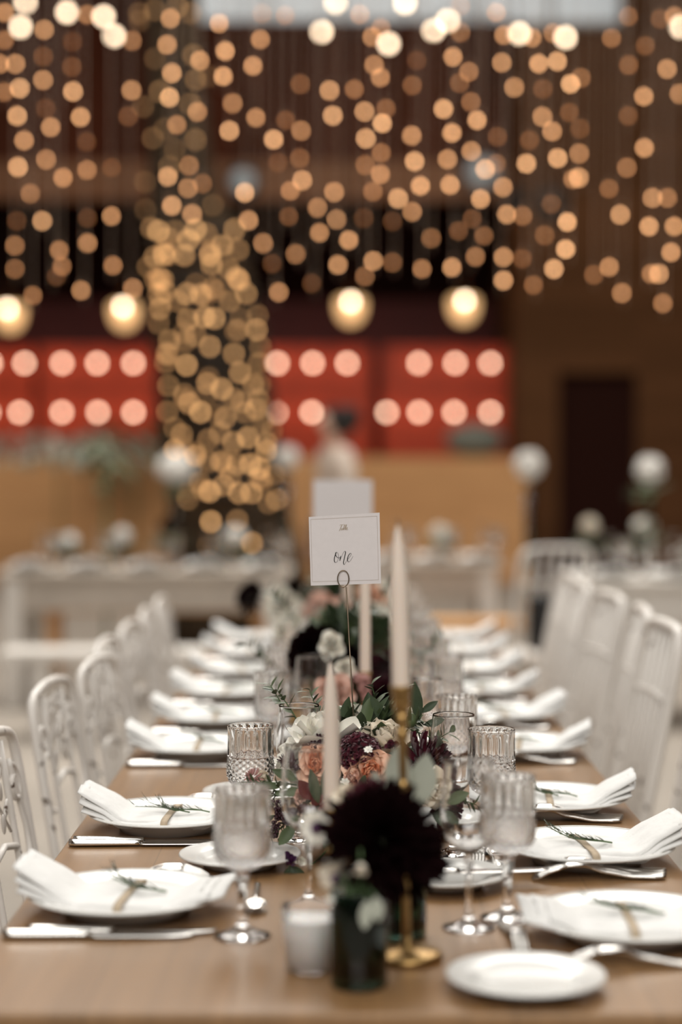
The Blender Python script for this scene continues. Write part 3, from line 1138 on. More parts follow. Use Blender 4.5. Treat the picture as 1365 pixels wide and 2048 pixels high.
for px, py, d, r in ((573, 1525, 2.93, .010), (588, 1535, 2.92, .006), (606, 1625, 2.86, .013), (577, 1636, 2.88, .012), (630, 1628, 2.87, .010)):
    b = MB().add(*ico(r, 2))
    for k in range(26):
        v = Vector((R.gauss(0, 1), R.gauss(0, 1), R.gauss(0, 1))).normalized()
        needle(b, v * r * .8, v, r * .95, r * .07)
    A1.flower('thistle', b, M_berry, A1.p(px, py, d))
ab = MB()
for k in range(120):
    t = R.random()
    q = A1.p(553 + 5 * math.sin(t * 5) + R.uniform(-7, 7), 1600 + 75 * t, 2.9 + R.uniform(-.01, .01))
    ab.add(*ico(.0028, 1), mtx=Matrix.Translation(q))
ab.build('amaranth_tassel', M_berry, A1.root)
for (px, py, d, dx, dz, L, W, m) in ((640, 1608, 2.86, -.25, 1, .058, .020, M_leaf), (652, 1600, 2.865, .1, 1, .055, .017, M_leaf), (625, 1600, 2.87, -.5, .7, .040, .024, M_redleaf), (628, 1615, 2.868, .4, .8, .034, .022, M_redleaf), (640, 1625, 2.86, .7, .3, .03, .02, M_redleaf),
                                     (838, 1445, 3.05, -.1, 1, .07, .020, M_leaf), (843, 1425, 3.05, .75, .55, .034, .013, M_leaf), (775, 1452, 3.05, -.42, .8, .060, .018, M_leaf), (790, 1450, 3.06, -.3, 1, .05, .014, M_leaf), (848, 1450, 3.0, 1, .25, .034, .013, M_leaf), (872, 1470, 2.98, .3, -1, .045, .018, M_leaf),
                                     (880, 1505, 2.97, .35, -1, .05, .020, M_leaf), (720, 1580, 2.87, .35, 1, .026, .012, M_leaf), (880, 1605, 2.86, .5, .2, .05, .02, M_leaf2), (865, 1625, 2.86, .6, -.3, .045, .024, M_leaf), (590, 1560, 2.9, -.8, .4, .04, .016, M_leaf2), (600, 1580, 2.89, -.8, -.1, .04, .016, M_leaf2),
                                     (560, 1575, 2.91, -.9, .2, .035, .013, M_leaf2), (545, 1590, 2.91, -.8, -.3, .035, .013, M_leaf2), (590, 1650, 2.86, -.5, -.6, .04, .02, M_leaf2), (680, 1640, 2.84, -.3, -.5, .05, .025, M_leaf), (700, 1590, 2.86, -.5, .5, .03, .015, M_leaf2), (693, 1490, 3.0, -.3, .4, .02, .014, M_leaf2)):
    b = MB()
    leafmesh(b, A1.p(px, py, d), (dx, -.15, dz), L, W, n=Vector((0, -1, .35)), bend=.15)
    b.build('leaf', m, A1.root)
for (px, py, d, dx, dz, L) in ((590, 1570, 2.92, -.9, .15, .09), (600, 1450, 3.06, -.5, .9, .075), (570, 1420, 3.1, -.4, .8, .055), (800, 1430, 3.05, .1, 1, .06), (840, 1500, 3.0, .8, .6, .06), (870, 1590, 2.95, .9, -.1, .07), (760, 1440, 3.1, -.2, 1, .07), (640, 1440, 3.1, -.3, 1, .06)):
    b, sb = MB(), MB()
    sprig(b, sb, A1.p(px, py, d), (dx, -.1, dz), L, .026, .010, 9, A1.rr, -.1)
    o = sb.build('leaf_sprig', M_stem, A1.root)
    b.build('leaf', M_leaf2, o)
for k in range(16):
    px, py = R.uniform(500, 640), R.uniform(1560, 1665)
    b, sb = MB(), MB()
    sprig(b, sb, A1.p(px + 40, py + 8, 2.93), (R.uniform(-1, -.3), -.15, R.uniform(-.5, .7)), R.uniform(.03, .055), .017, .006, 9, A1.rr, -.1)
    o = sb.build('leaf_sprig', M_stem, A1.root)
    b.build('leaf', M_leaf if k % 2 else M_leaf2, o)
for k in range(9):
    px, py = R.uniform(790, 900), R.uniform(1440, 1640)
    b, sb = MB(), MB()
    sprig(b, sb, A1.p(px - 30, py + 10, 3.0), (R.uniform(.3, 1), -.1, R.uniform(-.3, .9)), R.uniform(.03, .06), .020, .008, 8, A1.rr, -.1)
    o = sb.build('leaf_sprig', M_stem, A1.root)
    b.build('leaf', M_leaf, o)
fb = MB()
for k in range(70):
    t = R.random()
    q = A1.p(725 + R.uniform(-9, 9) * (t + .3), 1500 - 55 * t, 3.0 + R.uniform(-.01, .01))
    fb.add(*ico(.0011, 1), mtx=Matrix.Translation(q))
for k in range(6):
    fb.add(*tube([A1.p(726, 1515, 3.0), A1.p(726 + R.uniform(-12, 12), 1450, 3.0)], .0005, 4))
fb.build('filler_buds', M_sage, A1.root)
bud = MB().add(*lathe([(0, -.004), (.006, 0), (.0095, .007), (.0085, .014), (.003, .021), (0, .023)], 16))
for k in range(5):
    leafmesh(bud, (.006 * math.cos(k * 1.257), .006 * math.sin(k * 1.257), .004), (.35 * math.cos(k * 1.257), .35 * math.sin(k * 1.257), 1), .028, .006, n=Vector((math.cos(k * 1.257), math.sin(k * 1.257), 0)))
A1.flower('rose_bud', bud, M_leaf2, A1.p(822, 1452, 2.98), (.1, -.2, 1))
dz = flat_flower(.007, 7, 5)
A1.flower('white_blossom', dz, M_ivory, A1.p(737, 1500, 2.89), (0, -.6, .8))
A1.flower('white_blossom', dz, M_ivory, A1.p(700, 1480, 2.93), (0, -.6, .8))
A1.flower('white_blossom', dz, M_ivory, A1.p(690, 1565, 2.88), (0, -1, .3))
A1.flower('burgundy_bud', rose(.012, 8, .7, .02, 44), M_burg, A1.p(783, 1492, 2.88), (-.3, -.6, .7))

A2 = Bouquet('blurred second flower arrangement with dark dahlias behind the table card stem', .02, 4.35, .16, .18, .26, 5)
A2.foliage(80, [M_leaf, M_leaf2], .05, .09)
for nm, b, m, px, py, d in (('dark_dahlia', dahlia(.062, 100, .5, .3, 50), M_darkburg, 632, 1305, 4.1), ('dark_dahlia', dahlia(.050, 100, .5, .3, 51), M_burg, 768, 1335, 4.1), ('dark_dahlia', dahlia(.055, 90, .5, .3, 57), M_darkburg, 790, 1385, 4.1), ('dark_dahlia', dahlia(.05, 90, .5, .3, 58), M_darkburg, 690, 1330, 4.15),
                            ('peach_rose', rose(.040, 28, .9, .03, 52), M_pink, 668, 1392, 3.75), ('white_rose', rose(.052, 24, 1.1, .06, 53), M_ivory, 748, 1238, 4.5),
                            ('white_rose', rose(.026, 20, 1.1, .06, 54), M_ivory, 664, 1290, 3.9), ('white_rose', rose(.020, 16, 1.1, .06, 55), M_ivory, 690, 1335, 3.85), ('peach_rose', rose(.035, 20, 1.1, .06, 56), M_pink, 600, 1340, 4.4), ('pale_pink_rose', rose(.035, 24, 1.1, .06, 59), M_pink, 672, 1215, 4.7), ('white_rose', rose(.04, 24, 1.1, .06, 60), M_ivory, 575, 1250, 4.6)):
    A2.flower(nm, b, m, A2.p(px, py, d))
tb2 = MB()
for k in range(160):
    t = R.random()
    tb2.add(*ico(.0045, 1), mtx=Matrix.Translation(A2.p(722 + 18 * t + R.uniform(-12, 12) * (1.2 - t), 1350 + 70 * t, 3.8 + R.uniform(-.02, .02))))
tb2.build('pink_astilbe', M_dusty, A2.root)
for (px, py, d, dx, dz, L) in ((700, 1290, 4.0, .4, .9, .10), (735, 1310, 4.0, .8, .3, .08), (560, 1340, 4.1, -.7, .6, .10), (820, 1340, 4.1, .7, .8, .11), (600, 1250, 4.4, -.6, .8, .12), (760, 1210, 4.5, .4, .9, .1), (620, 1400, 3.9, -.8, .4, .1)):
    b, sb = MB(), MB()
    sprig(b, sb, A2.p(px, py, d), (dx, -.1, dz), L, .04, .016, 9, A2.rr, -.1)
    o = sb.build('leaf_sprig', M_stem, A2.root)
    b.build('leaf', M_leaf, o)

A3 = Bouquet('farthest blurred flower arrangement at the end of the table', .0, 5.75, .19, .22, .24, 6)
A3.foliage(80, [M_leaf, M_leaf2], .06, .11)
for nm, b, m, px, py, d in (('dark_dahlia', dahlia(.05, 80, .5, .3, 61), M_darkburg, 500, 1195, 5.7), ('white_rose', rose(.05, 20, 1.1, .06, 62), M_ivory, 565, 1210, 5.5), ('white_rose', rose(.05, 20, 1.1, .06, 63), M_ivory, 760, 1200, 5.6), ('peach_rose', rose(.04, 20, 1.1, .06, 64), M_peach, 745, 1195, 5.4),
                            ('pale_pink_rose', rose(.05, 20, 1.1, .06, 65), M_pink, 640, 1225, 5.5), ('white_rose', rose(.045, 20, 1.1, .06, 66), M_ivory, 700, 1240, 5.5), ('dark_dahlia', dahlia(.035, 60, .5, .3, 67), M_darkburg, 585, 1178, 5.7)):
    A3.flower(nm, b, m, A3.p(px, py, d))


# ------------------------------------------------------------------ dark green vases with flowers in front
def vase(loc, r, h, label):
    root = thing('glass_vase', label, 'vase', loc, 0, 'dark green glass vases')
    MB().add(*lathe([(0, 0), (r * .93, 0), (r, .004), (r, h * .6), (r * .98, h - .003), (r * .96, h), (r * .93, h - .002), (r * .93, h * .5), (r * .9, .012), (0, .011)], 48,
                    lambda q, z, t, i: q * (1 + .012 * math.sin(3 * t + z * 40)))).build('vase_body', M_green_glass, root)
    b = MB()
    rr = random.Random(int(r * 1e5))
    for k in range(14):
        a, q = rr.uniform(0, 6.28), rr.uniform(.2, .75) * r
        b.add(*tube([(q * math.cos(a), q * math.sin(a), .014), (q * .6 * math.cos(a + .7), q * .6 * math.sin(a + .7), h + .015)], .0028, 6))
    b.build('cut_stems', M_stem, root)
    return root


V1 = Vector(((719 - 687) * 2.19 / F, 2.19, TOP))
V2 = Vector(((800 - 687) * 2.42 / F, 2.42, TOP))
vase(V1, .0345, .115, 'dark green glass vase in the middle foreground under the dark dahlia')
vase(V2, .036, .100, 'second dark green glass vase behind the gold candlestick')


def cut_flower(name, label, cat, pos, d, b, m, stem_to, center=None, group=None):
    root = thing(name, label, cat, pos, 0, group)
    q = MB().add(b.v, b.f, mtx=aim((0, 0, 0), d))
    o = q.build('petals', m, root)
    if center:
        MB().add(*center[0], mtx=aim(Vector(d).normalized() * .007, d)).build('flower_center', center[1], root)
    e = Vector(stem_to) - Vector(pos)
    dn = Vector(d).normalized()
    MB().add(*tube(spline([-dn * .012, -dn * .03 + e * .15, e * .6, e], 5), .0016, 6)).build('stem', M_stem, root)
    return root


cut_flower('dark_dahlia', 'huge near black burgundy dahlia in the front vase', 'flower', P(768, 1672, 2.20), (.05, -.75, .65), dahlia(.069, 150, .6, .20, 70, .2, .22), M_darkburg, V1 + Vector((0, 0, .06)))
cut_flower('dark_dahlia', 'dark dahlia drooping right above the second vase', 'flower', P(820, 1715, 2.33), (.5, -.6, .1), dahlia(.056, 110, .6, .20, 71, .1, .25), M_darkburg, V2 + Vector((0, 0, .06)))
cut_flower('dark_dahlia', 'smaller dark dahlia left of the huge one', 'flower', P(712, 1662, 2.27), (-.5, -.6, .4), dahlia(.042, 100, .6, .22, 72, .2, .2), M_darkburg, V1 + Vector((0, .0, .06)))
cut_flower('red_dahlia', 'dark red bloom at the top of the front bouquet', 'flower', P(742, 1605, 2.32), (-.1, -.5, .8), dahlia(.038, 80, .6, .26, 73, .2, .2), M_burg, V2 + Vector((-.01, 0, .06)))
pc = (ico(.007, 2), M_purple)
cut_flower('white_anemone', 'white flower with purple centre left of the dark dahlias', 'flower', P(636, 1655, 2.30), (-.3, -1, .1), flat_flower(.021, 9, 80), M_ivory, V1 + Vector((-.01, 0, .07)), pc)
cut_flower('white_anemone', 'white drooping flower with purple centre above the votive candle', 'flower', P(676, 1755, 2.21), (-.2, -1, -.1), flat_flower(.023, 9, 81, .5), M_cream, V1 + Vector((-.01, 0, .07)), pc)
cut_flower('white_bell_flower', 'small white bell hanging over the vase rim', 'flower', P(671, 1795, 2.185), (-.2, -.3, -1), rose(.013, 7, .6, .03, 82, 1.2), M_ivory, V1 + Vector((-.005, 0, .09)))
cut_flower('white_bell_flower', 'pale bud at the front vase beneath the huge dahlia', 'flower', P(722, 1735, 2.14), (0, -.6, -.8), rose(.010, 7, .6, .03, 83, 1.2), M_cream, V1 + Vector((.0, 0, .08)))
cut_flower('cream_rose', 'pale rose at the foot of the left taper candle', 'flower', P(700, 1595, 2.42), (-.2, -.7, .6), rose(.020, 18, .9, .03, 84), M_cream, V2 + Vector((-.02, 0, .06)))
for k, (px, py, d, dx, dz, L, W, lb) in enumerate(((793, 1600, 2.44, .05, 1, .075, .036, 'large pale sage leaf left of the candlestick stem'), (838, 1612, 2.45, .15, 1, .072, .038, 'large pale sage leaf right of the candlestick stem'), (765, 1600, 2.40, -.3, 1, .04, .022, 'small pale sage leaf above the dark dahlias'),
                                                  (752, 1792, 2.15, .1, -1, .03, .016, 'teal sage leaf hanging before the front vase'), (735, 1800, 2.15, -.1, -1, .035, .016, 'dull sage leaf hanging over the front vase rim'))):
    q = P(px, py, d)
    root = thing('eucalyptus_leaf', lb, 'leaf', q, 0, 'sage leaves in the front bouquet')
    b = MB()
    leafmesh(b, (0, 0, 0), (dx, -.1, dz), L, W, n=Vector((0, -1, .3)), bend=.1)
    b.build('leaf_blade', M_sage, root)
    e = (V2 if k < 3 else V1) + Vector((0, 0, .09 if k < 3 else .11)) - q
    MB().add(*tube([(0, 0, 0), e * .5 + Vector((0, 0, .01)), e], .0012, 6)).build('leaf_stem', M_stem, root)

lz = P(578, 1722, 2.80)
ls = thing('lisianthus_bud', 'purple and white flower bud hanging over the left side plate edge', 'flower', lz)
_b = rose(.013, 8, .5, .02, 90, 1.3)
MB().add(_b.v, _b.f, mtx=aim((0, 0, 0), (.5, -.5, .8))).build('purple_petals', M_purple, ls)
MB().add(rose(.010, 6, .6, .02, 91, 1.2).v, rose(.010, 6, .6, .02, 91, 1.2).f, mtx=aim((.016, 0, 0), (.3, -.8, .3))).build('white_petals', M_ivory, ls)
b = MB()
for dx, dz_, L in ((-.3, -1, .035), (.2, -1, .04), (.7, -.6, .035)):
    leafmesh(b, (.003, 0, -.008), (dx, -.3, dz_), L, .016, n=Vector((0, -1, .2)), bend=.5)
b.build('leaf', M_leaf, ls)
MB().add(*tube(spline([(0, 0, -.008), (.03, .05, -.02), (.09, .16, .02)], 6), .0014, 6)).build('stem', M_stem, ls)

# ------------------------------------------------------------------ table card
CD = 3.02
cbase = P(719, 1690, CD)
cbase.z = TOP
ch = thing('card_holder', 'thin bronze wire card holder rising from the flowers', 'card holder', cbase)
top = P(693, 1174, CD - .004) - cbase
MB().add(*lathe([(0, 0), (.028, 0), (.03, .003), (.029, .007), (.006, .011), (0, .012)], 32)).build('base', M_brown_metal, ch)
MB().add(*tube([(0, 0, .008), top * .5 + Vector((.001, 0, 0)), top], .00125, 8)).build('stem', M_brown_metal, ch)
rc = P(687, 1157.5, CD - .004) - cbase
ring = [rc + Vector((math.cos(a) * .0092, 0, math.sin(a) * .0135)) for a in [2 * PI * k / 40 for k in range(40)]]
ring2 = [q + Vector((0, .0055, 0)) for q in ring]
MB().add(*tube(ring, .0009, 8, True)).add(*tube(ring2, .0009, 8, True)).add(*tube([ring[30], ring[30].lerp(ring2[30], .5) + Vector((0, 0, -.0012)), ring2[30]], .0009, 6)).build('clip_ring', M_brown_metal, ch)

cTL, cTR, cBR, cBL = [P(x, y, CD + o) for x, y, o in ((617.9, 1034, .004), (759.7, 1025.2, -.006), (762.6, 1167, -.006), (622, 1171.4, .004))]
cc = (cTL + cTR + cBR + cBL) / 4
cdt = thing('table_card', 'white square table number card reading Table one', 'sign', cc)
nrm = (cBL - cTL).cross(cTR - cTL).normalized()
if nrm.y > 0:
    nrm = -nrm


def card_pt(u, v, off):
    return (cTL.lerp(cTR, u)).lerp(cBL.lerp(cBR, u), v) - cc + nrm * off


v = [card_pt(u, q, o) for o in (0, -.0007) for (u, q) in ((0, 0), (1, 0), (1, 1), (0, 1))]
MB().add(v, [(0, 1, 2, 3), (7, 6, 5, 4), (0, 4, 5, 1), (1, 5, 6, 2), (2, 6, 7, 3), (3, 7, 4, 0)]).build('card', M_card, cdt, smooth=False)


def zuv(x, y):          # detail-view coordinates of the lettering -> card u, v
    px, py = 600 + x * .14652, 1000 + y * .14652
    yt = 1034 - 8.8 * (px - 617.9) / 141.8
    yb = 1171.4 - 4.4 * (px - 622) / 140.6
    vv = (py - yt) / (yb - yt)
    xl, xr = 617.9 + 4.1 * vv, 759.7 + 2.9 * vv
    return (px - xl) / (xr - xl), vv


def ribbon(b, pts, wmin, wmax):
    """pen stroke: thick on downstrokes"""
    sp_ = spline([(x, y, 0) for x, y in pts], 6)
    n = len(sp_)
    L, Rr = [], []
    for i, q in enumerate(sp_):
        t = sp_[min(i + 1, n - 1)] - sp_[max(i - 1, 0)]
        if t.length < 1e-6:
            t = Vector((1, 0, 0))
        t.normalize()
        wd = wmin + (wmax - wmin) * max(0, t.y) ** 1.5
        wd *= min(1, .4 + i / 4) * min(1, .4 + (n - 1 - i) / 4)
        s_ = Vector((-t.y, t.x, 0)) * wd
        L.append(card_pt(*zuv(q.x + s_.x, q.y + s_.y), .0003))
        Rr.append(card_pt(*zuv(q.x - s_.x, q.y - s_.y), .0003))
    o = len(b.v)
    b.v += [tuple(q) for pr in zip(L, Rr) for q in pr]
    b.f += [(o + 2 * i, o + 2 * i + 1, o + 2 * i + 3, o + 2 * i + 2) for i in range(n - 1)]


def stroke_part(name, strokes, wmin, wmax, m):
    b = MB()
    for s in strokes:
        ribbon(b, s, wmin, wmax)
    o = b.build(name, m, cdt, smooth=False)
    md = o.modifiers.new('thick', 'SOLIDIFY')
    md.thickness = .0002
    return o


o = stroke_part('lettering_one', [
    [(502, 712), (480, 765), (472, 815), (478, 845), (492, 853), (515, 835), (530, 785), (527, 740), (510, 714), (494, 718), (490, 745), (505, 775), (535, 790), (556, 778)],
    [(562, 762), (554, 795), (548, 830)], [(548, 830), (572, 772), (598, 718), (614, 699), (625, 706), (622, 740), (608, 800), (598, 850), (602, 875), (612, 880), (630, 850), (640, 825)],
    [(640, 825), (672, 790), (700, 752), (706, 734), (694, 726), (672, 748), (654, 790), (654, 828), (668, 843), (688, 832), (710, 800), (730, 764)]], 1.6, 5.5, M_ink)
o['label'] = 'black script word one'
o = stroke_part('lettering_table', [
    [(576, 340), (566, 365), (552, 400), (538, 422)], [(544, 348), (560, 337), (585, 338), (606, 330)],
    [(588, 388), (576, 388), (568, 402), (574, 410), (588, 396), (592, 386)], [(592, 386), (588, 404), (597, 404)],
    [(597, 404), (614, 370), (622, 342), (614, 338), (604, 370), (600, 402), (612, 402), (618, 388), (608, 384)],
    [(618, 400), (634, 370), (642, 340), (635, 338), (626, 372), (624, 404), (636, 400)],
    [(636, 400), (652, 384), (650, 374), (641, 386), (640, 404), (650, 406), (660, 396)]], 1.2, 3.2, M_gold_ink)
o['label'] = 'small gold script word Table'
b = MB()
for (x0, y0, x1, y1) in ((150, 266, 1056, 220), (1056, 220, 1076, 1090), (1076, 1090, 172, 1116), (172, 1116, 150, 266)):
    t = Vector((x1 - x0, y1 - y0, 0)).normalized()
    s_ = Vector((-t.y, t.x, 0)) * 1.6
    o_ = len(b.v)
    b.v += [tuple(card_pt(*zuv(x0 + s_.x, y0 + s_.y), .0003)), tuple(card_pt(*zuv(x0 - s_.x, y0 - s_.y), .0003)), tuple(card_pt(*zuv(x1 - s_.x, y1 - s_.y), .0003)), tuple(card_pt(*zuv(x1 + s_.x, y1 + s_.y), .0003))]
    b.f.append((o_, o_ + 1, o_ + 2, o_ + 3))
b.build('border_line', M_line, cdt, smooth=False)

# second, blurred card further along
q = P(686, 960, 4.8)
c2 = thing('menu_card', 'blurred white card on a tall holder directly behind the table card', 'sign', (q.x, 4.8, TOP))
hz = q.z - TOP
MB().add(*rbox(-.077, .077, -.001, .001, hz - .2, hz, .0004)).build('card', M_card, c2, smooth=False)
MB().add(*tube([(0, .003, .006), (0, .003, hz - .19)], .0016, 8)).build('stem', M_brown_metal, c2)
MB().add(*lathe([(0, 0), (.03, 0), (.03, .004), (.006, .010), (0, .010)], 24)).build('base', M_brown_metal, c2)


# ------------------------------------------------------------------ chairs
def spiral(c, r0, r1, a0, a1, n=26):
    out = []
    for i in range(n + 1):
        t = i / n
        a, r = a0 + (a1 - a0) * t, r0 + (r1 - r0) * t
        out.append((c[0] + r * math.cos(a), c[1] + r * math.sin(a)))
    return out


def iron_chair():
    root = thing('iron_chair', '', 'chair')

    def bk(y, z):               # back plane leaning away from the table
        return (-.20 - max(0, z - .44) * .17, y, z)
    fr = [(-.185, 0.0 - .19, .0)]
    pts = [(-.19, .44), (-.19, .6), (-.189, .78), (-.185, .855), (-.160, .888), (-.08, .902), (0, .906), (.08, .902), (.160, .888), (.185, .855), (.189, .78), (.19, .6), (.19, .44)]
    sm = spline([(y, z, 0) for y, z in pts], 5)
    MB().add(*tube([bk(p.x, p.y) for p in sm], .0095, 10)).build('back_frame', M_paint, root)
    bb = MB()
    for s in (-1, 1):
        bb.add(*tube([bk(s * .085, z) for z in (.44, .56, .68, .80, .885)], .0065, 8))
    bb.add(*tube([bk(-.085, .70), bk(0, .715), bk(.085, .70)], .0065, 8))
    bb.add(*tube([bk(-.085, .50), bk(0, .56), bk(.085, .50)], .0065, 8))
    bb.build('back_bar', M_paint, root)
    for s in (-1, 1):
        b = MB()
        path = spiral((s * .137, .80), .010, .036, 0, s * PI * 2.6) + [(s * .172, .72), (s * .160, .66), (s * .135, .655)]
        sm = spline([(y, z, 0) for y, z in path], 2)
        b.add(*tube([bk(p.x, p.y) for p in sm], .0058, 8))
        path = spiral((s * .137, .53), .008, .032, PI, PI + s * PI * 2.4)
        b.add(*tube([bk(y, z) for y, z in path], .0055, 8))
        path = spiral((s * .03, .86), .006, .022, 0, -s * PI * 2.2)
        b.add(*tube([bk(y, z) for y, z in path], .005, 8))
        b.build('scroll', M_paint, root)
    lf = MB()
    for (y, z, a) in ((-.05, .75, .5), (-.02, .765, -.4), (.02, .75, .4), (.05, .77, -.5), (-.04, .80, -.3), (.035, .805, .4), (0, .785, 0), (0, .82, .2), (-.055, .835, .4), (.058, .84, -.3)):
        lf.add(*ico(1, 2, (.004, .0085, .021)), mtx=Matrix.Translation(bk(y, z)) @ Matrix.Rotation(a, 4, 'X'))
    lf.add(*tube([bk(-.06, .73), bk(.06, .85)], .003, 6)).add(*tube([bk(.06, .73), bk(-.06, .85)], .003, 6))
    lf.build('leaf_lattice', M_paint, root)
    sb = MB()
    sb.add(*tube([(-.2, -.19, .44), (.16, -.2, .44), (.2, -.16, .44), (.2, .16, .44), (.16, .2, .44), (-.2, .19, .44)], .009, 8, True))
    for k in range(9):
        y = -.16 + .04 * k
        sb.add(*tube([(-.2, y, .443), (.2, y, .443)], .004, 6))
    for k in range(9):
        x = -.16 + .04 * k
        sb.add(*tube([(x, -.19, .446), (x, .19, .446)], .004, 6))
    sb.build('seat', M_paint, root)
    for sx in (-1, 1):
        for sy in (-1, 1):
            MB().add(*tube([(sx * .19, sy * .18, .44), (sx * .20, sy * .19, .2), (sx * .23, sy * .205, .0)], [.010, .009, .008], 8)).build('leg', M_paint, root)
    return Proto(root)


def spindle_chair():
    root = thing('spindle_chair', '', 'chair')

    def bk(y, z):
        return (-.20 - max(0, z - .44) * .20, y, z)
    pts = [(-.19, .0), (-.19, .44), (-.19, .7), (-.188, .88), (-.172, .945), (-.13, .970), (0, .975), (.13, .970), (.172, .945), (.188, .88), (.19, .7), (.19, .44), (.19, .0)]
    sm = spline([(y, z, 0) for y, z in pts[1:-1]], 5)
    MB().add(*tube([bk(p.x, p.y) for p in sm], .014, 10)).build('back_frame', M_paint, root)
    for k in range(5):
        y = -.12 + .06 * k
        MB().add(*tube([bk(y, .46), bk(y, .7), bk(y, .965)], [.008, .010, .007], 8)).build('spindle', M_paint, root)
    MB().add(*tube([bk(-.19, .80), bk(0, .81), bk(.19, .80)], .008, 8)).build('back_rail', M_paint, root)
    MB().add(*rbox(-.21, .2, -.2, .2, .43, .455, .006)).build('seat', M_paint, root, smooth=False)
    for sx in (-1, 1):
        for sy in (-1, 1):
            MB().add(*tube([(sx * .18, sy * .175, .43), (sx * (.19 if sx > 0 else .24), sy * .185, .0)], [.014, .011], 8)).build('leg', M_paint, root)
    return Proto(root)


PI_chair, PS_chair = iron_chair(), spindle_chair()
for i, y in enumerate(LEFT):
    rz = (.05, -.05, -.07, -.1, -.04, -.06, .05, 0)[i]
    yy = y + (.02, 0, 0, 0, 0, 0, 0, 0)[i]
    if i == 0:
        continue                # outside the frame
    PI_chair.place(((0, -.335, -.352, -.315, -.355, -.35, -.36, -.36)[i], yy, 0), rz, f'white wrought iron scroll back chair, {ORD[i - 1]} on the table\'s left side', 'white iron chairs along the left side')
for i, y in enumerate(RIGHT):
    if i in (0, 1):
        continue
    PS_chair.place((.505 + (0, 0, .0, .02, -.01, 0.01, 0, -.02, .0)[i], y + .12, 0), PI + (0, 0, .06, -.08, .05, -.05, .1, 0, .05)[i], f'white bar back chair, {ORD[i - 2]} in view on the table\'s right side', 'white chairs along the right side')

# ------------------------------------------------------------------ tables further back
def far_table(x0, x1, y0, y1, z, label, m, apron=.18):
    t = thing('banquet_table', label, 'table', ((x0 + x1) / 2, (y0 + y1) / 2, 0), 0, 'blurred tables further back')
    a, b_ = (x1 - x0) / 2, (y1 - y0) / 2
    MB().add(*rbox(-a, a, -b_, b_, z - .04, z, .006)).build('tabletop', m, t, smooth=False)
    q = MB()
    q.add(*box(-a + .04, a - .04, -b_ + .04, -b_ + .07, z - .04 - apron, z - .04)).add(*box(-a + .04, a - .04, b_ - .07, b_ - .04, z - .04 - apron, z - .04))
    q.add(*box(-a + .04, -a + .07, -b_ + .04, b_ - .04, z - .04 - apron, z - .04)).add(*box(a - .07, a - .04, -b_ + .04, b_ - .04, z - .04 - apron, z - .04))
    q.build('apron', m, t, smooth=False)
    for sx in (-1, 1):
        for sy in (-1, 1):
            MB().add(*rbox(-.05, .05, -.05, .05, 0, z - .04)).build('leg', M_white_wood, t, smooth=False, loc=(sx * (a - .09), sy * (b_ - .07), 0))
    return t


far_table(-1.95, -.30, 10.35, 11.15, .77, 'blurred grey wooden table with white legs at the left behind the chairs', M_greytable)
far_table(.15, .98, 11.3, 12.1, .77, 'blurred laid table right behind the tall candle', M_greytable)
far_table(1.22, 2.6, 9.6, 10.5, .77, 'blurred white laid table at the right behind the white chairs', M_white_wood)
cnt = 0
for (tx0, tx1, ty, zz, n, where) in ((-1.95, -.30, 10.35, .77, 5, 'far left table'), (.15, .98, 11.3, .77, 3, 'far middle table'), (1.22, 2.6, 9.6, .77, 4, 'far right table')):
    for k in range(n):
        x = tx0 + (tx1 - tx0) * (k + .5) / n
        w_ = ['first', 'second', 'third', 'fourth', 'fifth'][k]
        P_plate.place((x, ty + .17, zz), PI / 2, f'blurred white plate, {w_} from the left on the {where}', 'plates on the far tables')
        NAPS[k % 3].place((x, ty + .17, zz), PI / 2 + .2, f'blurred white napkin on the {w_} plate of the {where}', 'napkins on the far tables')
        P_gob.place((x + .12, ty + .34, zz), 0, f'blurred crystal goblet beside the {w_} plate of the {where}', 'goblets on the far tables')
        P_wine.place((x + .04, ty + .40, zz), 0, f'blurred wine glass behind the {w_} plate of the {where}', 'wine glasses on the far tables')


def blossom_vase(px, py, d, z0, r, label, m=M_hydr, leaves=True, sx=1.0):
    q = P(px, py, d)
    t = thing('flower_vase', label, 'vase of flowers', (q.x, d, z0), 0, 'blurred vases on the far tables')
    h = q.z - z0
    vh = max(.08, h - r - .05)
    MB().add(*lathe([(0, 0), (.03, 0), (.032, .004), (.018, vh * .5), (.022, vh), (.018, vh), (.014, vh * .5), (0, .01)], 24)).build('vase_body', M_glass, t)
    b = MB()
    rr = random.Random(int(px))
    for k in range(90):
        zz_ = 1 - 2 * (k + .5) / 90
        a = k * 2.39996
        s_ = math.sqrt(1 - zz_ * zz_)
        dd = Vector((s_ * math.cos(a), s_ * math.sin(a), zz_))
        petal(b, aim((dd.x * r * .75 * sx, dd.y * r * .75, h + dd.z * r * .75), dd, rr.uniform(0, 6)), r * .35, r * .4, .2, 1.2, nu=2, nv=2)
    b.add(*ico(1, 2, (r * .8 * sx, r * .8, r * .8)), mtx=Matrix.Translation((0, 0, h)))
    b.build('blossom', m, t)
    if leaves:
        lb_ = MB()
        for k in range(14):
            a = rr.uniform(0, 6.28)
            leafmesh(lb_, (0, 0, vh), (math.cos(a), math.sin(a), rr.uniform(-.2, .9)), .14, .05, bend=.5)
        lb_.build('leaf', M_leaf2, t)
    MB().add(*tube([(0, 0, .02), (0, 0, h - r * .5)], .004, 6)).build('stem', M_stem, t)
    return t


